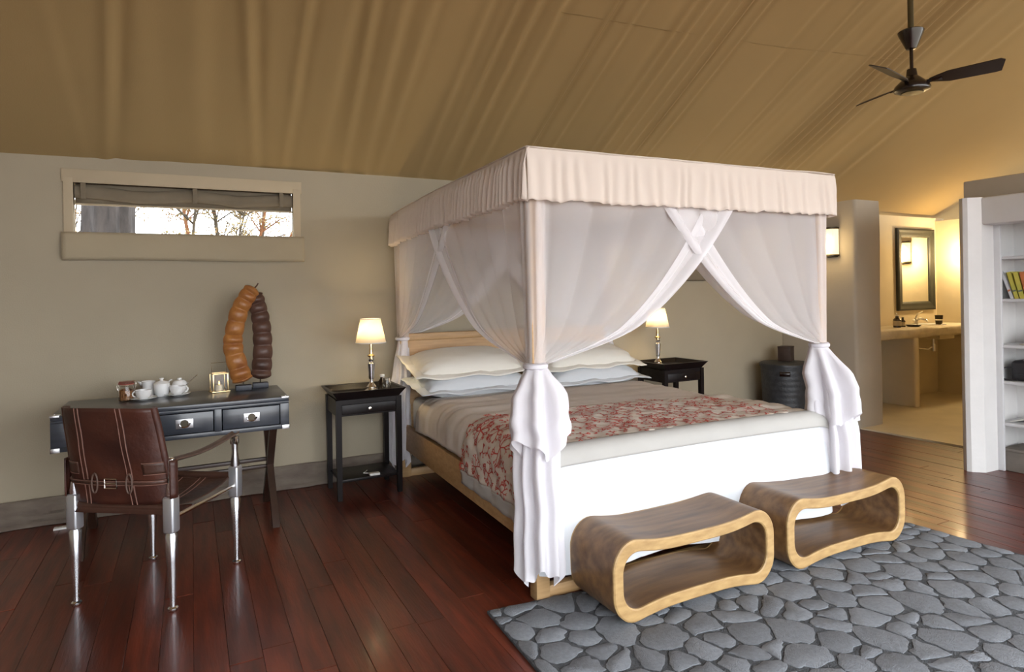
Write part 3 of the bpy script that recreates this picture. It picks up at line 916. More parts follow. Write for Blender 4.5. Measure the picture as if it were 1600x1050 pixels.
# ================================================================== DESK
DZT = .768; DX0, DX1 = -.662, .512; DYF, DYB = 4.0, 4.565
DW_ = DX1 - DX0; DCX = (DX0 + DX1) / 2; DCY = (DYF + DYB) / 2
desk = thing('desk', 'black campaign desk with chrome corners on crossed legs', 'desk', (DCX, DCY, 0))
hx, hy = DW_ / 2, (DYB - DYF) / 2
ZB = .578
MB().box(-hx, hx, -hy, hy, DZT - .026, DZT, .004).build('desktop', 'desk_black', desk)
b = MB()
b.box(-hx, -hx + .02, -hy + .004, hy, ZB, DZT - .026); b.box(hx - .02, hx, -hy + .004, hy, ZB, DZT - .026)
b.box(-hx + .02, hx - .02, hy - .02, hy, ZB, DZT - .026); b.box(-hx, hx, -hy + .004, hy, ZB, ZB + .012)
b.box(-hx, hx, -hy, -hy + .02, ZB, ZB + .026, .002); b.box(-hx, hx, -hy, -hy + .02, DZT - .042, DZT - .026, .002)
b.build('case', 'desk_black', desk, angle=30)
drs = [(-hx + .055, -hx + .352), (-.110, .188), (.215, hx - .050)]
drs = [(-.575 + .04, -.215), (-.195 + .0, .105), (.145, .462)]
drs = [(a - DCX, b_ - DCX) for a, b_ in drs]
edges = [-hx] + [v for d in drs for v in d] + [hx]
for k in range(0, 8, 2):
    MB().box(edges[k], edges[k + 1], -hy, -hy + .02, ZB + .02, DZT - .036, .002).build('stile', 'desk_black', desk)
for a, b_ in drs:
    d = MB().box(a + .004, b_ - .004, -hy - .002, hy - .05, ZB + .030, DZT - .046, .003).build('drawer', 'desk_black', desk)
    cx_ = (a + b_) / 2; cz_ = (ZB + DZT - .016) / 2
    m = MB(); m.box(cx_ - .044, cx_ + .044, -hy - .006, -hy - .001, cz_ - .026, cz_ + .026, .002)
    m.build('handle_plate', 'bracket_metal', d)
    m = MB().lathe([(.0, 0), (.018, 0), (.021, .003), (.020, .001)], 24, T(cx_, -hy - .006, cz_ + .002) @ RX(PI / 2))
    m.build('handle_cup', 'dark_metal', d)
    pts = [(cx_ + .027 * math.cos(q), -hy - .011, cz_ + .004 + .024 * math.sin(q)) for q in [PI + PI * k / 12 for k in range(13)]]
    MB().tube(pts, .0042, 8).build('ring_pull', 'chrome', d)
def corner(sx, z0, z1, front=True):
    m = MB(); e = .0022
    xa, xb = (hx - .04, hx + e) if sx > 0 else (-hx - e, -hx + .04)
    m.box(xa, xb, -hy - e, -hy + .002, z0, z1, .001)
    xo = (hx - .002, hx + e) if sx > 0 else (-hx - e, -hx + .002)
    m.box(xo[0], xo[1], -hy - e, -hy + .05, z0, z1, .001)
    if z1 >= DZT - .001:
        m.box(xa, xb, -hy - e, -hy + .05, z1 - .002, z1 + e, .001)
    m.build('corner_bracket', 'bracket_metal', desk)
for sx in (-1, 1):
    corner(sx, DZT - .008, DZT); corner(sx, ZB - .002, ZB + .022)
    for dx, dy in ((.014, .014), (.038, .014), (.014, .038)):
        MB().lathe([(.0045, 0), (.004, .002), (0, .003)], 10, T(sx * (hx - dx), -hy + dy, DZT + .002)).build('stud', 'chrome', desk)
    o = MB().box(sx * hx - (.001 if sx > 0 else .003), sx * hx + (.003 if sx > 0 else .001), -hy + .16, hy - .16, ZB + .05, ZB + .1, .001).build('side_handle', 'chrome', desk)
# crossed legs in the depth direction at both ends
for sx in (-1, 1):
    lx = sx * (hx - .085) + (.03 if sx < 0 else 0)
    for k, s in enumerate((-1, 1)):
        y0, y1 = s * (hy - .06), -s * (hy - .015)
        pts = [(lx + k * .0, y0, ZB + .004), (lx, s * .045, .37), (lx, 0, .315), (lx, -s * .045, .26), (lx, y1 * .8, .085), (lx, y1, .0)]
        m = MB()
        V_ = [Vector(p) for p in pts]
        vs = []; fs = []
        for i, p in enumerate(V_):
            w_ = .030 if i not in (2,) else .036
            xo = .020 if k == 0 else .019
            vs += [(p.x - xo, p.y - w_, p.z), (p.x + xo, p.y - w_, p.z), (p.x + xo, p.y + w_, p.z), (p.x - xo, p.y + w_, p.z)]
        for i in range(len(V_) - 1):
            for j in range(4): fs.append([i * 4 + j, i * 4 + (j + 1) % 4, (i + 1) * 4 + (j + 1) % 4, (i + 1) * 4 + j])
        fs.append([3, 2, 1, 0]); e = (len(V_) - 1) * 4; fs.append([e, e + 1, e + 2, e + 3])
        m.add(vs, fs).build('leg', 'desk_leg', desk, angle=20)
for zz in (.30, .345):
    MB().box(-hx + .12, hx - .09, -.014, .014, zz - .011, zz + .011, .004).build('stretcher', 'desk_leg', desk)

# ================================================================== CHAIR
ch = thing('safari_chair', 'brown leather safari chair on polished metal legs', 'chair', (-.147, 3.482, 0), math.radians(-35))
CW = .236; CD = .244
def leg_prof(h):
    return [(.0, 0), (.013, .001), (.0165, .010), (.0165, .018), (.010, .024), (.0095, .05), (.0165, .22), (.0195, .335), (.013, .352), (.013, .49), (.0185, .512), (.0115, .575), (.0125, .60), (.014, h - .03), (.014, h - .004), (.012, h), (0, h)]
LS = 1.3
for sx in (-1, 1):
    for sy in (-1, 1):
        h = .665 if sy < 0 else .648
        lg = MB().lathe([(r_ * LS, z_) for r_, z_ in leg_prof(h)], 18, T(sx * CW, sy * CD, 0)).build('leg', 'leg_metal', ch)
        o = MB().box(sx * CW - .026, sx * CW + .026, sy * CD - .026, sy * CD + .026, .345, .505, .010, 3).build('joint_block', 'block_metal', lg)
        if sy < 0:
            MB().box(sx * CW - .018, sx * CW + .018, sy * CD - .011, sy * CD + .011, .60, .672, .008, 3).build('hinge_plate', 'nickel', lg)
            MB().lathe([(.008, 0), (.007, .004), (0, .005)], 12, T(sx * (CW + .018), sy * CD, .645) @ RY(sx * PI / 2)).build('hinge_bolt', 'brass', lg)
        else:
            MB().box(sx * CW - .017, sx * CW + .017, sy * CD - .017, sy * CD + .017, .615, .656, .005).build('arm_block', 'nickel', lg)
# rails
for sx in (-1, 1):
    MB().tube([(sx * CW, -CD, .405), (sx * CW, CD, .405)], .010, 12).build('side_rail', 'nickel', ch)
for sy in (-1, 1):
    MB().tube([(-CW, sy * CD, .455), (CW, sy * CD, .455)], .017, 12).build('cross_rail', 'leather_dark', ch)
# slung leather seat
def seat(u, v):
    a, b_ = 2 * u - 1, 2 * v - 1
    z = .462 - .052 * (1 - b_ * b_) * (1 - .25 * a * a) - .012 * (1 - a * a)
    if abs(b_) > .93: z = .462 - (abs(b_) - .93) * .55 + .004
    return (a * (CW - .018), b_ * (CD + .022), z)
MB().grid(seat, 24, 30).build('seat', 'leather_dark', ch, solid=.005)
for v_ in (-.07, .07):
    for dx in (-.016, .016):
        MB().tube([(lambda p: (p[0], p[1], p[2] + .0035))(seat((v_ + dx + CW) / (2 * CW), k / 20)) for k in range(21)], .0016, 5).build('seat_stitch', 'stitch', ch)
def sback(u, v, off=0.0):
    # u across, v from bottom to top, leaning back
    a = 2 * u - 1
    z = .475 + v * .425
    hw_ = .252 - .028 * v
    y = -CD - .004 - .085 * v - .040 * (1 - a * a) * (.9 - .25 * v) + .012 * nz(a * 2, v * 3) * .6
    y += .03 * abs(a) ** 8
    return Vector((a * hw_ - .004 * v, y - off, z + (.006 * (1 - a * a)) * v))
MB().grid(lambda u, v: sback(u, v), 30, 24).build('backrest', 'leather', ch, solid=.008)
for sx in (-1, 1):
    # side sleeve the stile slips into
    pts = [sback(.5 + sx * .47, k / 12, -.012) for k in range(13)]
    MB().tube(pts, .017, 10).build('sleeve', 'leather', ch)
    pts = [sback(.5 + sx * .475, k / 6, -.012) for k in range(7)]
    MB().tube(pts, .011, 8).build('stile', 'chrome', ch)
    # stitched vertical bands
    c = .5 + sx * .22 - .03
    m = MB().grid(lambda u, v, c=c: sback(c - .026 + .052 * u, v, .0055), 4, 24).build('back_band', 'leather', ch, solid=.003)
    for e in (-.022, .022):
        MB().tube([sback(c + e, k / 24, .0085) for k in range(25)], .0020, 5).build('stitching', 'stitch', ch)
    # patch pocket beside the hinge
    c = .5 + sx * .40
    MB().grid(lambda u, v, c=c: sback(c - .085 + .17 * u, .31 + .13 * v, .0065), 6, 4).build('patch', 'leather_dark', ch, solid=.003)
    for vv in (.315, .435):
        MB().tube([sback(c - .08 + .16 * k / 8, vv, .009) for k in range(9)], .0016, 5).build('patch_stitch', 'stitch', ch)
    # leather ear over the leg hinge
    def ear(u, v, sx=sx):
        an = -1.2 + 2.4 * u
        return (sx * (CW + .006) + sx * .026 * math.cos(an), -CD - .006 - .024 * math.sin(an), .50 + v * .165)
    MB().grid(ear, 10, 8).build('ear', 'leather', ch, solid=.005)
    # arm strap
    def arm(u, v, sx=sx):
        y = -CD + u * (2 * CD + .01)
        z = .652 + .012 * u - .020 * math.sin(PI * u) + .001
        return (sx * CW + (v - .5) * .042, y, z + .012 * (abs(v - .5) * 2) ** 2)
    MB().grid(arm, 24, 6).build('arm_strap', 'leather_strap', ch, solid=.006)
# strap with buckle across the back
MB().grid(lambda u, v: sback(.02 + .96 * u, .205 + .05 * v, .013), 30, 2).build('back_strap', 'leather_dark', ch, solid=.004)
for e in (.21, .25):
    MB().tube([sback(.02 + .96 * k / 30, e, .016) for k in range(31)], .0016, 5).build('strap_stitch', 'stitch', ch)
c = sback(.52, .23, .017)
m = MB(); pts = [c + Vector((x_, 0, z_)) for x_, z_ in ((-.028, -.02), (.028, -.02), (.028, .02), (-.028, .02), (-.028, -.02))]
m.tube(pts, .0035, 6); m.tube([c + Vector((-.028, -.002, 0)), c + Vector((.028, -.002, 0))], .0025, 6)
m.build('buckle', 'nickel', ch)
for u_ in (.36, .69):
    c = sback(u_, .23, .014)
    MB().tube([c + Vector((.014 * math.cos(q), -.004, .042 * math.sin(q))) for q in [2 * PI * k / 16 for k in range(17)]], .0038, 6).build('strap_loop', 'leather_strap', ch)

# ================================================================== NIGHTSTANDS AND LAMPS
def nightstand(label, x, y):
    t = thing('nightstand', label, 'nightstand', (x, y, 0), 0, 'black bedside tables')
    tx, ty = .250, .212; H = .725
    A = [(-tx, -ty, H), (tx, -ty, H), (tx, ty, H), (-tx, ty, H)]
    i_ = .028
    B = [(-tx + i_ * .8, -ty + i_ * .8, H), (tx - i_ * .8, -ty + i_ * .8, H), (tx - i_ * .8, ty - i_ * .8, H), (-tx + i_ * .8, ty - i_ * .8, H)]
    k = .052
    C_ = [(-tx + k, -ty + k, H - .036), (tx - k, -ty + k, H - .036), (tx - k, ty - k, H - .036), (-tx + k, ty - k, H - .036)]
    D_ = [(-tx + .042, -ty + .042, H - .058), (tx - .042, -ty + .042, H - .058), (tx - .042, ty - .042, H - .058), (-tx + .042, ty - .042, H - .058)]
    vs = A + B + C_ + D_
    fs = []
    for q in range(4):
        r = (q + 1) % 4
        fs += [[q, r, 4 + r, 4 + q], [4 + q, 4 + r, 8 + r, 8 + q], [q, 12 + q, 12 + r, r]]
    fs += [[8, 9, 10, 11], [15, 14, 13, 12]]
    MB().add(vs, fs).build('tray_top', 'dark_wood', t, smooth=False)
    lx, ly = .205, .165
    for sx in (-1, 1):
        for sy in (-1, 1):
            m = MB(); vs = []
            for z, h_ in ((0, .0145), (.16, .017), (H - .057, .019)):
                vs += [(sx * lx - h_, sy * ly - h_, z), (sx * lx + h_, sy * ly - h_, z), (sx * lx + h_, sy * ly + h_, z), (sx * lx - h_, sy * ly + h_, z)]
            fs = [[3, 2, 1, 0], [8, 9, 10, 11]]
            for i in range(2):
                for j in range(4): fs.append([i * 4 + j, i * 4 + (j + 1) % 4, (i + 1) * 4 + (j + 1) % 4, (i + 1) * 4 + j])
            m.add(vs, fs).build('leg', 'dark_wood', t, smooth=False)
    m = MB()
    m.box(-lx, lx, ly - .008, ly + .012, H - .165, H - .057); m.box(-lx - .012, -lx + .008, -ly, ly, H - .165, H - .057); m.box(lx - .008, lx + .012, -ly, ly, H - .165, H - .057)
    m.box(-lx, lx, -ly - .014, -ly + .004, H - .088, H - .057); m.box(-lx, lx, -ly - .012, -ly + .004, H - .165, H - .157)
    m.build('apron', 'dark_wood', t, smooth=False)
    d = MB().box(-lx + .021, lx - .021, -ly - .015, ly - .03, H - .156, H - .090, .002).build('drawer', 'dark_wood', t)
    MB().lathe([(.004, 0), (.005, .008), (.011, .014), (.010, .020), (0, .023)], 14, T(0, -ly - .015, H - .123) @ RX(PI / 2)).build('knob', 'nickel', d)
    MB().box(-lx + .005, lx - .005, -ly + .005, ly - .005, .115, .133, .002).build('shelf', 'dark_wood', t)
    return t
nightstand('black bedside table with lamp and drinking glass beside the desk', 1.066, 4.455)
nightstand('black bedside table carrying only a lamp, near the laundry basket', 3.845, 4.455)
def lamp(label, x, y):
    t = thing('table_lamp', label, 'lamp', (x, y, .689), 0, 'lit bedside lamps')
    MB().lathe([(0, 0), (.062, 0), (.062, .006), (.052, .014), (.034, .022), (.030, .030), (.034, .038), (.026, .050), (.016, .062), (.014, .075)], 28).build('base', 'nickel', t)
    MB().lathe([(.012, .072), (.012, .09), (.018, .094), (.022, .13), (.027, .19), (.028, .20), (.018, .208), (.013, .214), (.020, .222), (.022, .232), (.012, .242)], 28).build('stem', 'chrome', t)
    MB().lathe([(.012, .240), (.026, .252), (.027, .258), (.013, .266), (.012, .30), (.010, .305), (.010, .345), (0, .347)], 24).build('candle_tube', 'brass', t)
    MB().lathe([(.104, .345), (.068, .512)], 40, cap=False).build('shade', 'lamp_cloth', t, solid=.002)
    for r_, z_ in ((.105, .346), (.0685, .511)):
        MB().lathe([(r_ - .001, z_ - .003), (r_ + .0015, z_ - .003), (r_ + .0015, z_ + .003), (r_ - .001, z_ + .003)], 40, cap=False).build('shade_trim', 'linen_white', t)
    MB().lathe([(0, .347), (.014, .36), (.024, .39), (.018, .415), (0, .425)], 16).build('bulb', 'bulb', t)
    l = bpy.data.lights.new('lamp_light', 'POINT'); l.energy = 5.0; l.color = (1.0, .78, .45); l.shadow_soft_size = .03
    lo = bpy.data.objects.new('lamp_light', l); coll.objects.link(lo); lo.parent = t; lo.location = (0, 0, .445)
lamp('lit table lamp with white shade on the bedside table with the glass', 1.115, 4.40)
lamp('lit table lamp with white shade on the bedside table near the laundry basket', 3.70, 4.45)
# drinking glass and little carafe on the near bedside table
t = thing('drinking_glass', 'clear upturned drinking glass beside the lit table lamp', 'glass', (1.205, 4.345, .690))
MB().lathe([(.034, 0), (.034, .004), (.027, .10), (.0, .102), (.0, .098), (.025, .096), (.031, .0)], 24, cap=False).build('tumbler', 'glass', t)
t = thing('water_bottle', 'small clear water bottle standing behind the drinking glass', 'bottle', (1.20, 4.43, .690))
MB().lathe([(0, 0), (.030, 0), (.032, .01), (.032, .06), (.014, .085), (.013, .10), (.0, .10)], 24).build('bottle_body', 'glass', t)
MB().lathe([(.016, .098), (.016, .112), (0, .114)], 18).build('cap', 'white_plastic', t)
t = MB().box(-.035, .035, -.02, .02, 0, .016, .003).build('power_adapter', 'white_plastic', loc=(1.10, 4.31, .134))
tag(t, 'small white plastic adapter lying on the lower shelf of the bedside table', 'adapter')
MB().tube([(0, .01, .008), (-.06, .06, .006), (-.02, .12, .006)], .003, 6).build('adapter_cord', 'white_plastic', t)
t = MB().box(-.055, .055, -.022, .022, 0, .012, .002).build('floor_socket', 'white_plastic', loc=(-.70, 4.62, .0))
tag(t, 'flat white socket plate lying on the floor under the desk end', 'socket')
for dx in (-.025, .025): MB().lathe([(.012, .011), (.012, .014), (0, .014)], 12, T(dx, 0, 0)).build('socket_face', 'white_paint', t)

# ================================================================== THINGS ON THE DESK
def cup_profile(r, h): return [(0, .004), (r * .45, .004), (r * .5, 0), (r * .55, .004), (r * .80, h * .25), (r * .96, h * .7), (r, h), (r - .0025, h), (r * .92, h * .7), (r * .74, h * .25), (0, .009)]
def handle(m, x, z, sx, r=.016, tk=.004):
    m.tube([(x + sx * r * 1.05 * math.sin(q), 0, z + r * math.cos(q)) for q in [PI * k / 10 for k in range(11)]], tk, 8)
def cup_saucer(label, x, y, hs, spoon=False):
    s = thing('saucer', label.replace('cup', 'saucer under the cup'), 'saucer', (x, y, DZT), 0, 'white saucers on the desk')
    MB().lathe([(0, .004), (.028, .004), (.032, 0), (.036, .003), (.072, .013), (.073, .0155), (.034, .008), (0, .008)], 32).build('dish', 'porcelain', s)
    t = thing('teacup', label, 'cup', (x, y, DZT + .008), 0, 'white cups on the desk')
    MB().lathe(cup_profile(.046, .052), 32, cap=False).build('bowl', 'porcelain', t)
    m = MB(); handle(m, hs * .041, .029, hs); m.build('handle', 'porcelain', t)
cup_saucer('white cup standing closest to the clip-top jar', -.262, 4.36, -1)
cup_saucer('white cup standing closest to the lantern', -.085, 4.43, 1)
t = thing('sugar_bowl', 'white lidded sugar bowl between the two cups', 'bowl', (-.172, 4.465, DZT))
MB().lathe([(0, .003), (.03, .003), (.032, 0), (.040, .02), (.045, .05), (.044, .072), (.040, .075), (0, .075)], 30).build('body', 'porcelain', t)
l_ = MB().lathe([(.046, .074), (.046, .078), (.034, .090), (.010, .096), (.008, .100), (.013, .106), (.012, .112), (0, .114)], 30).build('lid', 'porcelain', t)
t = thing('milk_jug', 'small white milk jug behind the sugar bowl', 'jug', (-.245, 4.525, DZT))
MB().lathe([(0, .003), (.028, .003), (.030, 0), (.036, .03), (.034, .06), (.042, .092), (.039, .092), (.031, .06), (0, .05)], 28, cap=False).build('body', 'porcelain', t)
m = MB(); m.add([(-.036, -.016, .088), (-.036, .016, .088), (-.060, 0, .094), (-.038, 0, .060)], [[0, 2, 1], [0, 3, 2], [1, 2, 3]]); m.build('spout', 'porcelain', t, solid=.002)
m = MB(); handle(m, .036, .052, 1, .022); m.build('handle', 'porcelain', t)
t = thing('tea_pot', 'white tea pot with a spoon behind the cup near the lantern', 'pot', (-.075, 4.52, DZT))
MB().lathe([(0, .003), (.034, .003), (.036, 0), (.045, .03), (.043, .062), (.036, .078), (.034, .078), (0, .07)], 28, cap=False).build('body', 'porcelain', t)
m = MB(); handle(m, -.040, .070, -1, .020); m.build('handle', 'porcelain', t)
MB().lathe([(.034, .074), (.028, .084), (.014, .088), (.012, .098), (0, .10)], 20).build('lid', 'porcelain', t)
s = MB().tube([(-.035, 0, .0), (0, 0, .035), (.055, .005, .085)], [.006, .0022, .003], 6).build('teaspoon', 'chrome', loc=(-.03, 4.50, DZT + .028))
tag(s, 'thin metal teaspoon sticking up beside the white tea pot', 'spoon')
t = thing('clip_jar', 'clip-top glass jar filled with brown rusks', 'jar', (-.352, 4.385, DZT))
MB().lathe([(0, 0), (.036, 0), (.041, .006), (.042, .075), (.036, .088), (.036, .096), (.034, .096), (.034, .088), (.0395, .074), (.039, .008), (0, .004)], 32, cap=False).build('jar_glass', 'glass', t)
MB().lathe([(0, .006), (.037, .006), (.0375, .062), (.02, .070), (0, .068)], 24).build('rusks', 'granola', t)
MB().lathe([(.035, .096), (.041, .097), (.041, .101), (.035, .102)], 28).build('rubber_seal', 'red_rubber', t)
MB().lathe([(.040, .101), (.041, .106), (.036, .116), (0, .118)], 28).build('lid', 'glass', t)
m = MB(); m.tube([(.042, 0, .06), (.05, 0, .09), (.048, 0, .112), (.036, 0, .118)], .0018, 6); m.tube([(-.042, 0, .055), (-.049, 0, .085), (-.044, 0, .108)], .0018, 6)
m.tube([(.039 * math.cos(2 * PI * k / 24), .039 * math.sin(2 * PI * k / 24), .091) for k in range(25)], .0016, 5); m.build('wire_clip', 'nickel', t)

lt = thing('lantern', 'square brass and glass candle lantern with raised handle', 'lantern', (.150, 4.46, DZT), math.radians(12))
MB().box(-.055, .055, -.05, .05, 0, .008, .002).build('base_plate', 'brass', lt)
for sx in (-1, 1):
    for sy in (-1, 1):
        MB().box(sx * .043 - .003, sx * .043 + .003, sy * .040 - .003, sy * .040 + .003, .008, .118, .001).build('corner_post', 'brass', lt)
    MB().box(sx * .043 - .001, sx * .043 + .001, -.037, .037, .010, .110).build('pane', 'glass', lt, smooth=False)
for sy in (-1, 1):
    MB().box(-.040, .040, sy * .040 - .001, sy * .040 + .001, .010, .110).build('pane', 'glass', lt, smooth=False)
m = MB()
for sy in (-1, 1): m.box(-.046, .046, sy * .040 - .003, sy * .040 + .003, .114, .120)
for sx in (-1, 1): m.box(sx * .043 - .003, sx * .043 + .003, -.043, .043, .114, .120)
m.build('top_frame', 'brass', lt, smooth=False)
MB().tube([(-.043, 0, .118), (-.046, 0, .185), (.046, 0, .185), (.043, 0, .118)], .0022, 6).build('bail_handle', 'nickel', lt)
cd = MB().lathe([(0, 0), (.022, 0), (.022, .035), (0, .034)], 20, T(0, 0, .008)).build('candle', 'wax', lt)
MB().lathe([(0, 0), (.005, .008), (.004, .016), (0, .028)], 10, T(0, 0, .043)).build('flame', 'flame', cd)

def pod(label, x, y, path, rad, lobes, mt_, seed, tilt):
    t = thing('pod_sculpture', label, 'sculpture', (x, y, DZT), 0, 'carved seed pods on the desk')
    MB().box(-.048, .048, -.03, .03, 0, .034, .003).build('plinth', 'pod_stand', t)
    MB().tube([(0, 0, .03), (0, 0, .09)], .004, 8).build('rod', 'dark_metal', t)
    P = [Vector((a, 0, b_)) for a, b_ in path]
    def at(q):
        q = q * (len(P) - 1); i = min(int(q), len(P) - 2); s_ = q - i
        p0 = P[max(i - 1, 0)]; p1 = P[i]; p2 = P[i + 1]; p3 = P[min(i + 2, len(P) - 1)]
        return .5 * ((2 * p1) + (p2 - p0) * s_ + (2 * p0 - 5 * p1 + 4 * p2 - p3) * s_ ** 2 + (3 * p1 - p0 - 3 * p2 + p3) * s_ ** 3)
    def g(u, v):
        a = 2 * PI * u
        c = at(v); d = (at(min(1, v + .01)) - at(max(0, v - .01))).normalized(); n_ = Vector((d.z, 0, -d.x))
        ph = abs(math.sin(PI * lobes * v + .3 * nz(v * 4, seed)))
        end = min(1, (min(v, 1 - v) * 16)) ** .5
        r = rad * (1 - .22 * v) * (.86 + .14 * ph ** .6) * end
        dep = (.45 + .55 * ph ** .7)
        fl_ = 1 + .12 * max(0, abs(math.cos(a)) - .9) / .1
        return c + n_ * (r * math.cos(a) * fl_) + Vector((0, 1, 0)) * (r * .62 * dep * math.sin(a)) + Vector((.004 * nz(v * 9, u * 3, seed), 0, 0))
    MB().grid(g, 28, 130, close_u=True).build('pod', mt_, t, angle=80)
    return t
p1 = pod('tall orange carved seed pod curving towards the dark one', .292, 4.44, [(.0, .05), (-.02, .12), (-.055, .26), (-.052, .36), (-.02, .50), (.03, .60), (.075, .665)], .058, 10, 'pod_orange', 3, 0)
p2 = pod('tall dark brown carved seed pod behind the orange one', .400, 4.505, [(.0, .055), (.012, .15), (.018, .28), (.014, .40), (.0, .50), (-.018, .58), (-.030, .63)], .060, 9, 'pod_brown', 8, 0)
MB().tube([(.075, 0, .655), (.092, 0, .675), (.10, 0, .69)], [.006, .005, .004], 6).build('pod_stalk', 'pod_brown', p1)

# ================================================================== LAUNDRY BASKET
bk = thing('laundry_basket', 'round black lidded laundry basket in the corner beside the partition', 'basket', (5.28, 4.42, 0))
def bas(u, v):
    a = 2 * PI * u; r = .205 + .022 * v + .0012 * math.cos(v * 70) 
    return (r * math.cos(a), r * math.sin(a), .004 + v * .585)
MB().grid(bas, 56, 52, close_u=True).build('body', 'basket', bk)
MB().lathe([(.212, .0), (0, .0)], 40, T(0, 0, .006), cap=False).build('bottom', 'basket', bk)
MB().lathe([(.236, .584), (.238, .592), (.236, .612), (.222, .622), (0, .626)], 56).build('lid', 'basket', bk)
an0 = math.radians(-140)
def slot(u, v):
    a = an0 + (u - .5) * .42; r = .2275
    return (r * math.cos(a), r * math.sin(a), .505 + .045 * v)
MB().grid(slot, 10, 2).build('hand_hole_dark', 'fan_black', bk, solid=.006)  # black patch on the basket, painting the shade inside the cutout
tb = thing('tissue_box', 'small dark brown wooden box standing on the laundry basket lid', 'box', (5.36, 4.47, .626), .4)
MB().box(-.062, .062, -.062, .062, 0, .135, .004).build('case', 'dark_brown', tb)
MB().box(-.064, .064, -.064, .064, .135, .147, .004).build('lid', 'dark_brown', tb)

# ================================================================== CEILING FAN
FX, FY = 4.288, 2.536
fan = thing('ceiling_fan', 'black three-bladed ceiling fan hanging on a long rod', 'fan', (FX, FY, 2.66))
zc_ = roof_z(FX, FY) - 2.66
MB().lathe([(.018, .36), (.018, zc_ + .01)], 14).build('hanger_rod', 'fan_rod', fan)
MB().lathe([(.0, zc_ - .06), (.05, zc_ - .05), (.06, zc_ + .005)], 20).build('ceiling_cup', 'fan_black', fan)
MB().lathe([(.014, .265), (.03, .27), (.072, .365), (.078, .385), (.07, .392), (.0, .393)], 28).build('rod_cover', 'fan_black', fan)
MB().lathe([(.011, .10), (.011, .28)], 12).build('down_rod', 'fan_black', fan)
MB().lathe([(0, -.022), (.07, -.020), (.104, -.006), (.108, .008), (.100, .028), (.055, .072), (.034, .090), (.028, .135), (.0, .14)], 36).build('motor', 'fan_black', fan)
MB().lathe([(0, -.027), (.062, -.025), (.070, -.018)], 30).build('badge_plate', 'dark_metal', fan)
for ang, L in ((-72, .50), (76, .47), (-168, .56)):
    M_ = RZ(math.radians(ang)) @ T(0, 0, .040)
    bl = MB()
    ol = [(.10, -.016), (.15, -.034), (.21, -.052), (L - .02, -.058), (L, -.040), (L - .03, .052), (L - .06, .056), (.2, .048), (.15, .030), (.10, .016)]
    bl.prism(ol, -.003, .003, 'z', M_ @ RX(math.radians(-24)))
    b_ = bl.build('blade', 'fan_blade', fan, smooth=False)
    MB().box(.07, .17, -.014, .014, -.008, -.001, .002, M=M_ @ RX(math.radians(-24))).build('blade_arm', 'fan_black', b_)

# ================================================================== SCONCES
def sconce(label, x, y, z, rz):
    t = thing('wall_sconce', label, 'wall lamp', (x, y, z), rz, 'lit wall lamps')
    # local: wall is the plane y=0, lamp projects towards -y
    MB().box(-.052, .052, -.012, .002, -.15, .15, .003).build('back_plate', 'dark_metal', t)
    def gl(u, v):
        a = PI + PI * u
        return (.068 * math.cos(a), -.012 + .085 * math.sin(a) * (1 + .02 * math.cos(u * 60)), -.125 + .25 * v)
    MB().grid(gl, 60, 3).build('glass_shade', 'sconce_glass', t, solid=.002)
    for z0, z1 in ((-.142, -.124), (.124, .142)):
        m = MB(); P = [(.074 * math.cos(PI + PI * k / 16), -.010 + .092 * math.sin(PI + PI * k / 16)) for k in range(17)]
        m.prism(P, z0, z1).build('band', 'dark_metal', t, smooth=False)
    l = bpy.data.lights.new('sconce_light', 'POINT'); l.color = (1.0, .74, .38); l.shadow_soft_size = .09
    lo = bpy.data.objects.new('sconce_light', l); coll.objects.link(lo); lo.parent = t; lo.location = (0, -.20, -.06)
    return l
l1 = sconce('lit fluted glass wall lamp on the partition beside the bed curtain', 5.655, 4.135, 1.805, -PI / 2); l1.energy = 3.5
l2 = sconce('lit fluted glass wall lamp reflected in the bathroom mirror', 8.42, 4.335, 1.80, PI / 2 + PI); l2.energy = 20

# ================================================================== BATHROOM
mr = thing('mirror', 'tall mirror in a wide dark frame above the washstand', 'mirror', (7.97, YW - .03, 1.06))
mw, mh, fw = .378, 1.0, .105
m = MB()
o_ = [(-mw, 0), (mw, 0), (mw, mh), (-mw, mh)]
def rect(i): return [(-mw + i, i), (mw - i, i), (mw - i, mh - i), (-mw + i, mh - i)]
lv_ = [(0, 0.0), (0, -.030), (.02, -.038), (.05, -.030), (.085, -.026), (fw, -.014), (fw, 0)]
vs = []; fs = []
for i, y_ in lv_: vs += [(a, y_, b_) for a, b_ in rect(i)]
for k in range(len(lv_) - 1):
    for j in range(4): fs.append([k * 4 + j, k * 4 + (j + 1) % 4, (k + 1) * 4 + (j + 1) % 4, (k + 1) * 4 + j])
m.add(vs, fs).build('frame', 'mirror_frame', mr, smooth=False)
MB().box(-mw + fw - .004, mw - fw + .004, -.008, -.004, fw - .004, mh - fw + .004).build('glass', 'mirror', mr, smooth=False)
ws = thing('washstand', 'rough cream stone washstand slab on plaster fins', 'washstand', (7.2, 4.5, 0))
def slab(u, v):
    a = 2 * PI * v
    x = -1.155 + u * 2.37
    yy = math.cos(a); zz = math.sin(a)
    sg = lambda q: math.copysign(abs(q) ** .35, q)
    return (x, -.03 + .225 * sg(yy) + .010 * nz(x * 4, a), .835 + .060 * sg(zz) + .012 * nz(x * 3, zz * 2, 4))
m = MB().grid(slab, 60, 28); m.build('counter_slab', 'stone_counter', ws, angle=50)
MB().box(-.07, .02, -.26, .225, 0, .785, .02, 3).build('fin', 'plaster_cream', ws)
MB().box(-1.16, -.94, .0, .225, .70, .785, .01).build('bracket', 'plaster_cream', ws)
MB().box(.55, .85, -.18, .2, .73, .79, .01).build('basin_block', 'plaster_cream', ws)
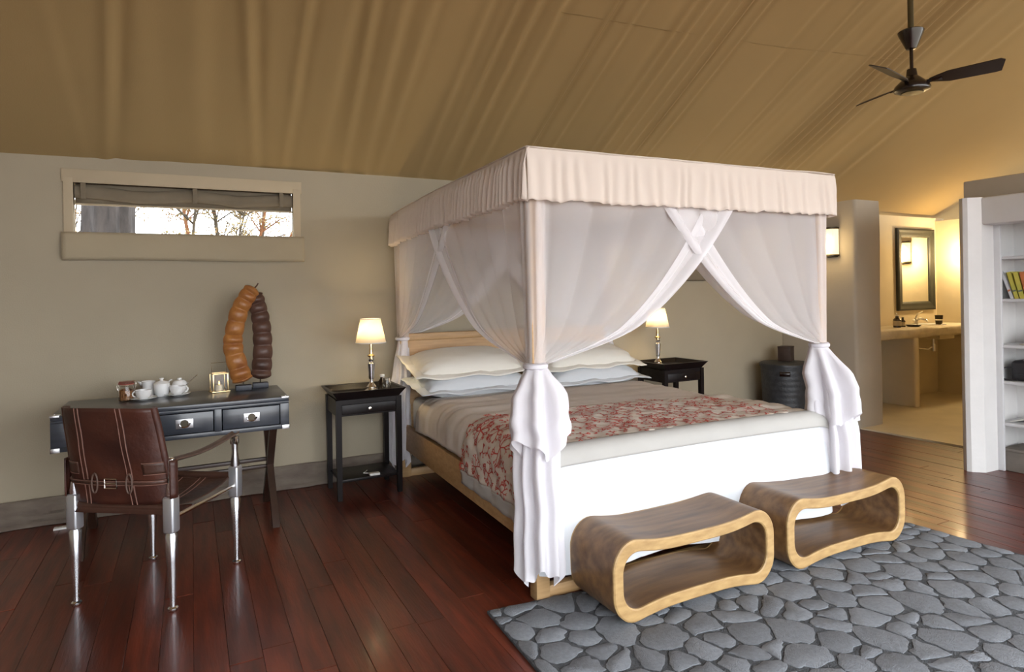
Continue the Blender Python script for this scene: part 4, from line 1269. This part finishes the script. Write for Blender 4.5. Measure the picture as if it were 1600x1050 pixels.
MB().lathe([(.17, .893), (.175, .902), (.165, .904), (.15, .895), (.06, .88), (0, .878)], 30, T(.62, -.02, 0), cap=False).build('basin', 'porcelain', ws)
tp = MB(); tp.tube([(.7, -.02, .75), (.7, -.02, .62)], .016, 10); tp.tube([(.7, -.02, .64), (.62, .0, .60), (.52, .1, .62), (.20, .21, .63)], .012, 10); tp.lathe([(.028, 0), (.028, .09), (0, .092)], 16, T(.7, -.02, .575))
tp.build('waste_pipe', 'chrome', ws)
t = thing('basin_tap', 'chrome single-lever tap on the washstand', 'tap', (7.70, 4.56, .895))
m = MB(); m.lathe([(.026, 0), (.026, .012), (.02, .02), (.02, .07), (.0, .085)], 18); m.tube([(0, 0, .05), (.0, -.05, .075), (.0, -.12, .06), (.0, -.135, .04)], .012, 10); m.build('spout', 'chrome', t)
MB().tube([(0, 0, .08), (.05, .0, .13), (.12, -.005, .155)], [.011, .010, .007], 8).build('lever', 'chrome', t)
MB().tube([(0, 0, .05), (-.06, -.01, .058), (-.08, -.01, .055)], .008, 8).build('side_arm', 'chrome', t)
t = thing('tumbler', 'dark metal tumbler beside the bathroom tap', 'tumbler', (7.97, 4.45, .893))
MB().lathe([(0, 0), (.034, 0), (.044, .11), (.041, .11), (.031, .005), (0, .005)], 22, cap=False).build('cup', 'dark_metal', t)
MB().lathe([(.039, .05), (.041, .06)], 22, cap=False).build('rim_band', 'chrome', t)
def soap(name, label, x, y, h, r, pump):
    t = thing(name, label, 'bottle', (x, y, .892))
    MB().lathe([(0, 0), (r, 0), (r, h * .72), (r * .5, h * .86), (r * .42, h)], 22).build('body', 'bottle_brown', t)
    MB().lathe([(r + .0008, h * .18), (r + .0008, h * .6)], 22, cap=False).build('label_band', 'label_cream', t)
    if pump:
        m = MB(); m.lathe([(r * .45, h), (r * .45, h * 1.1), (.004, h * 1.12), (.004, h * 1.25), (0, h * 1.25)], 14); m.tube([(0, 0, h * 1.24), (-.035, -.01, h * 1.22)], .006, 8); m.build('pump', 'white_plastic', t)
    else:
        MB().lathe([(r * .5, h), (r * .5, h * 1.12), (0, h * 1.13)], 14).build('cap', 'fan_black', t)
soap('soap_dispenser', 'brown pump soap bottle with cream label on the washstand', 7.08, 4.40, .13, .040, True)
soap('lotion_bottle', 'slim dark lotion bottle beside the pump soap bottle', 7.20, 4.41, .10, .026, False)
t = MB().lathe([(0, .003), (.05, .003), (.085, .022), (.088, .022), (.055, 0), (0, 0)], 26).build('soap_dish', 'dark_brown', loc=(7.38, 4.40, .893)); tag(t, 'shallow dark brown soap dish on the washstand', 'dish')
t = thing('folded_card', 'small upright cream card leaning at the end of the washstand', 'card', (6.66, 4.40, .893))
MB().box(-.006, .006, -.05, .05, 0, .14, .002, M=RY(.12)).build('card', 'label_cream', t)

# ================================================================== THINGS ON THE SHELVES
def book(label, y, lean, h, th, dep, cover, z):
    t = thing('book', label, 'book', (5.40, y, z), 0, 'books leaning on the shelf')
    M_ = RX(lean)
    MB().box(-dep / 2 + .004, dep / 2, 0.002, th - .002, .003, h - .003, M=M_).build('pages', 'paper', t, smooth=False)
    m = MB(); m.box(-dep / 2, -dep / 2 + .003, 0, th, 0, h, M=M_); m.box(-dep / 2, dep / 2, 0, .002, 0, h, M=M_); m.box(-dep / 2, dep / 2, th - .002, th, 0, h, M=M_)
    m.build('cover', cover, t, smooth=False)
    MB().box(-dep / 2 - .0006, -dep / 2 + .001, .003, th - .003, h * .28, h * .34, M=M_).build('spine_band', 'book_green' if cover == 'book_yellow' else 'book_orange', t, smooth=False)
zb2 = SHELF_Z[1]
book('pale book leaning outermost on the bookshelf', 2.452, -.32, .215, .022, .15, 'book_white', zb2)
book('yellow book leaning beside the pale book', 2.420, -.26, .205, .028, .15, 'book_yellow', zb2)
book('thicker yellow book between the yellow and orange books', 2.384, -.22, .20, .032, .15, 'book_yellow', zb2)
book('orange book leaning last in the row on the shelf', 2.350, -.20, .20, .030, .15, 'book_orange', zb2)
t = thing('straw_hat', 'pale rounded straw hat on the middle shelf', 'hat', (5.40, 2.315, SHELF_Z[2]))
MB().lathe([(.13, .0), (.132, .004), (.085, .010), (.078, .06), (.06, .095), (.02, .105), (0, .105)], 30).build('crown', 'hat_straw', t)
MB().lathe([(.0795, .012), (.0775, .034)], 30, cap=False).build('ribbon', 'box_taupe', t)
t = thing('camera_bag', 'black camera bag with a strap on the shelf below the hat', 'bag', (5.40, 2.385, SHELF_Z[3]))
MB().box(-.09, .09, -.10, .10, 0, .15, .035, 4).build('pouch', 'camera_black', t)
MB().box(-.095, -.085, -.08, .08, .05, .13, .004).build('front_flap', 'camera_black', t)
MB().tube([(-.08, .09, .1), (-.10, .13, .09), (-.12, .15, .03), (-.10, .12, .006), (-.09, .05, .01)], .006, 6).build('strap', 'camera_black', t)
t = thing('magazine', 'open white magazine on the lowest shelf', 'magazine', (5.40, 2.36, SHELF_Z[4]))
def mag(u, v):
    a = 2 * u - 1
    return ((v - .5) * .2, a * .12, .006 + .035 * abs(a) ** .6 * (1 - abs(a)) + .03 * (1 - abs(a)) ** 2)
MB().grid(mag, 20, 3).build('pages', 'paper', t, solid=.006)
t = thing('storage_box', 'taupe box with a darker lid on the floor under the shelves', 'box', (5.42, 2.185, 0))
MB().box(-.14, .14, -.33, .33, 0, .145, .006).build('body', 'box_taupe', t)
MB().box(-.146, .146, -.336, .336, .145, .165, .004).build('lid', 'box_taupe', t)
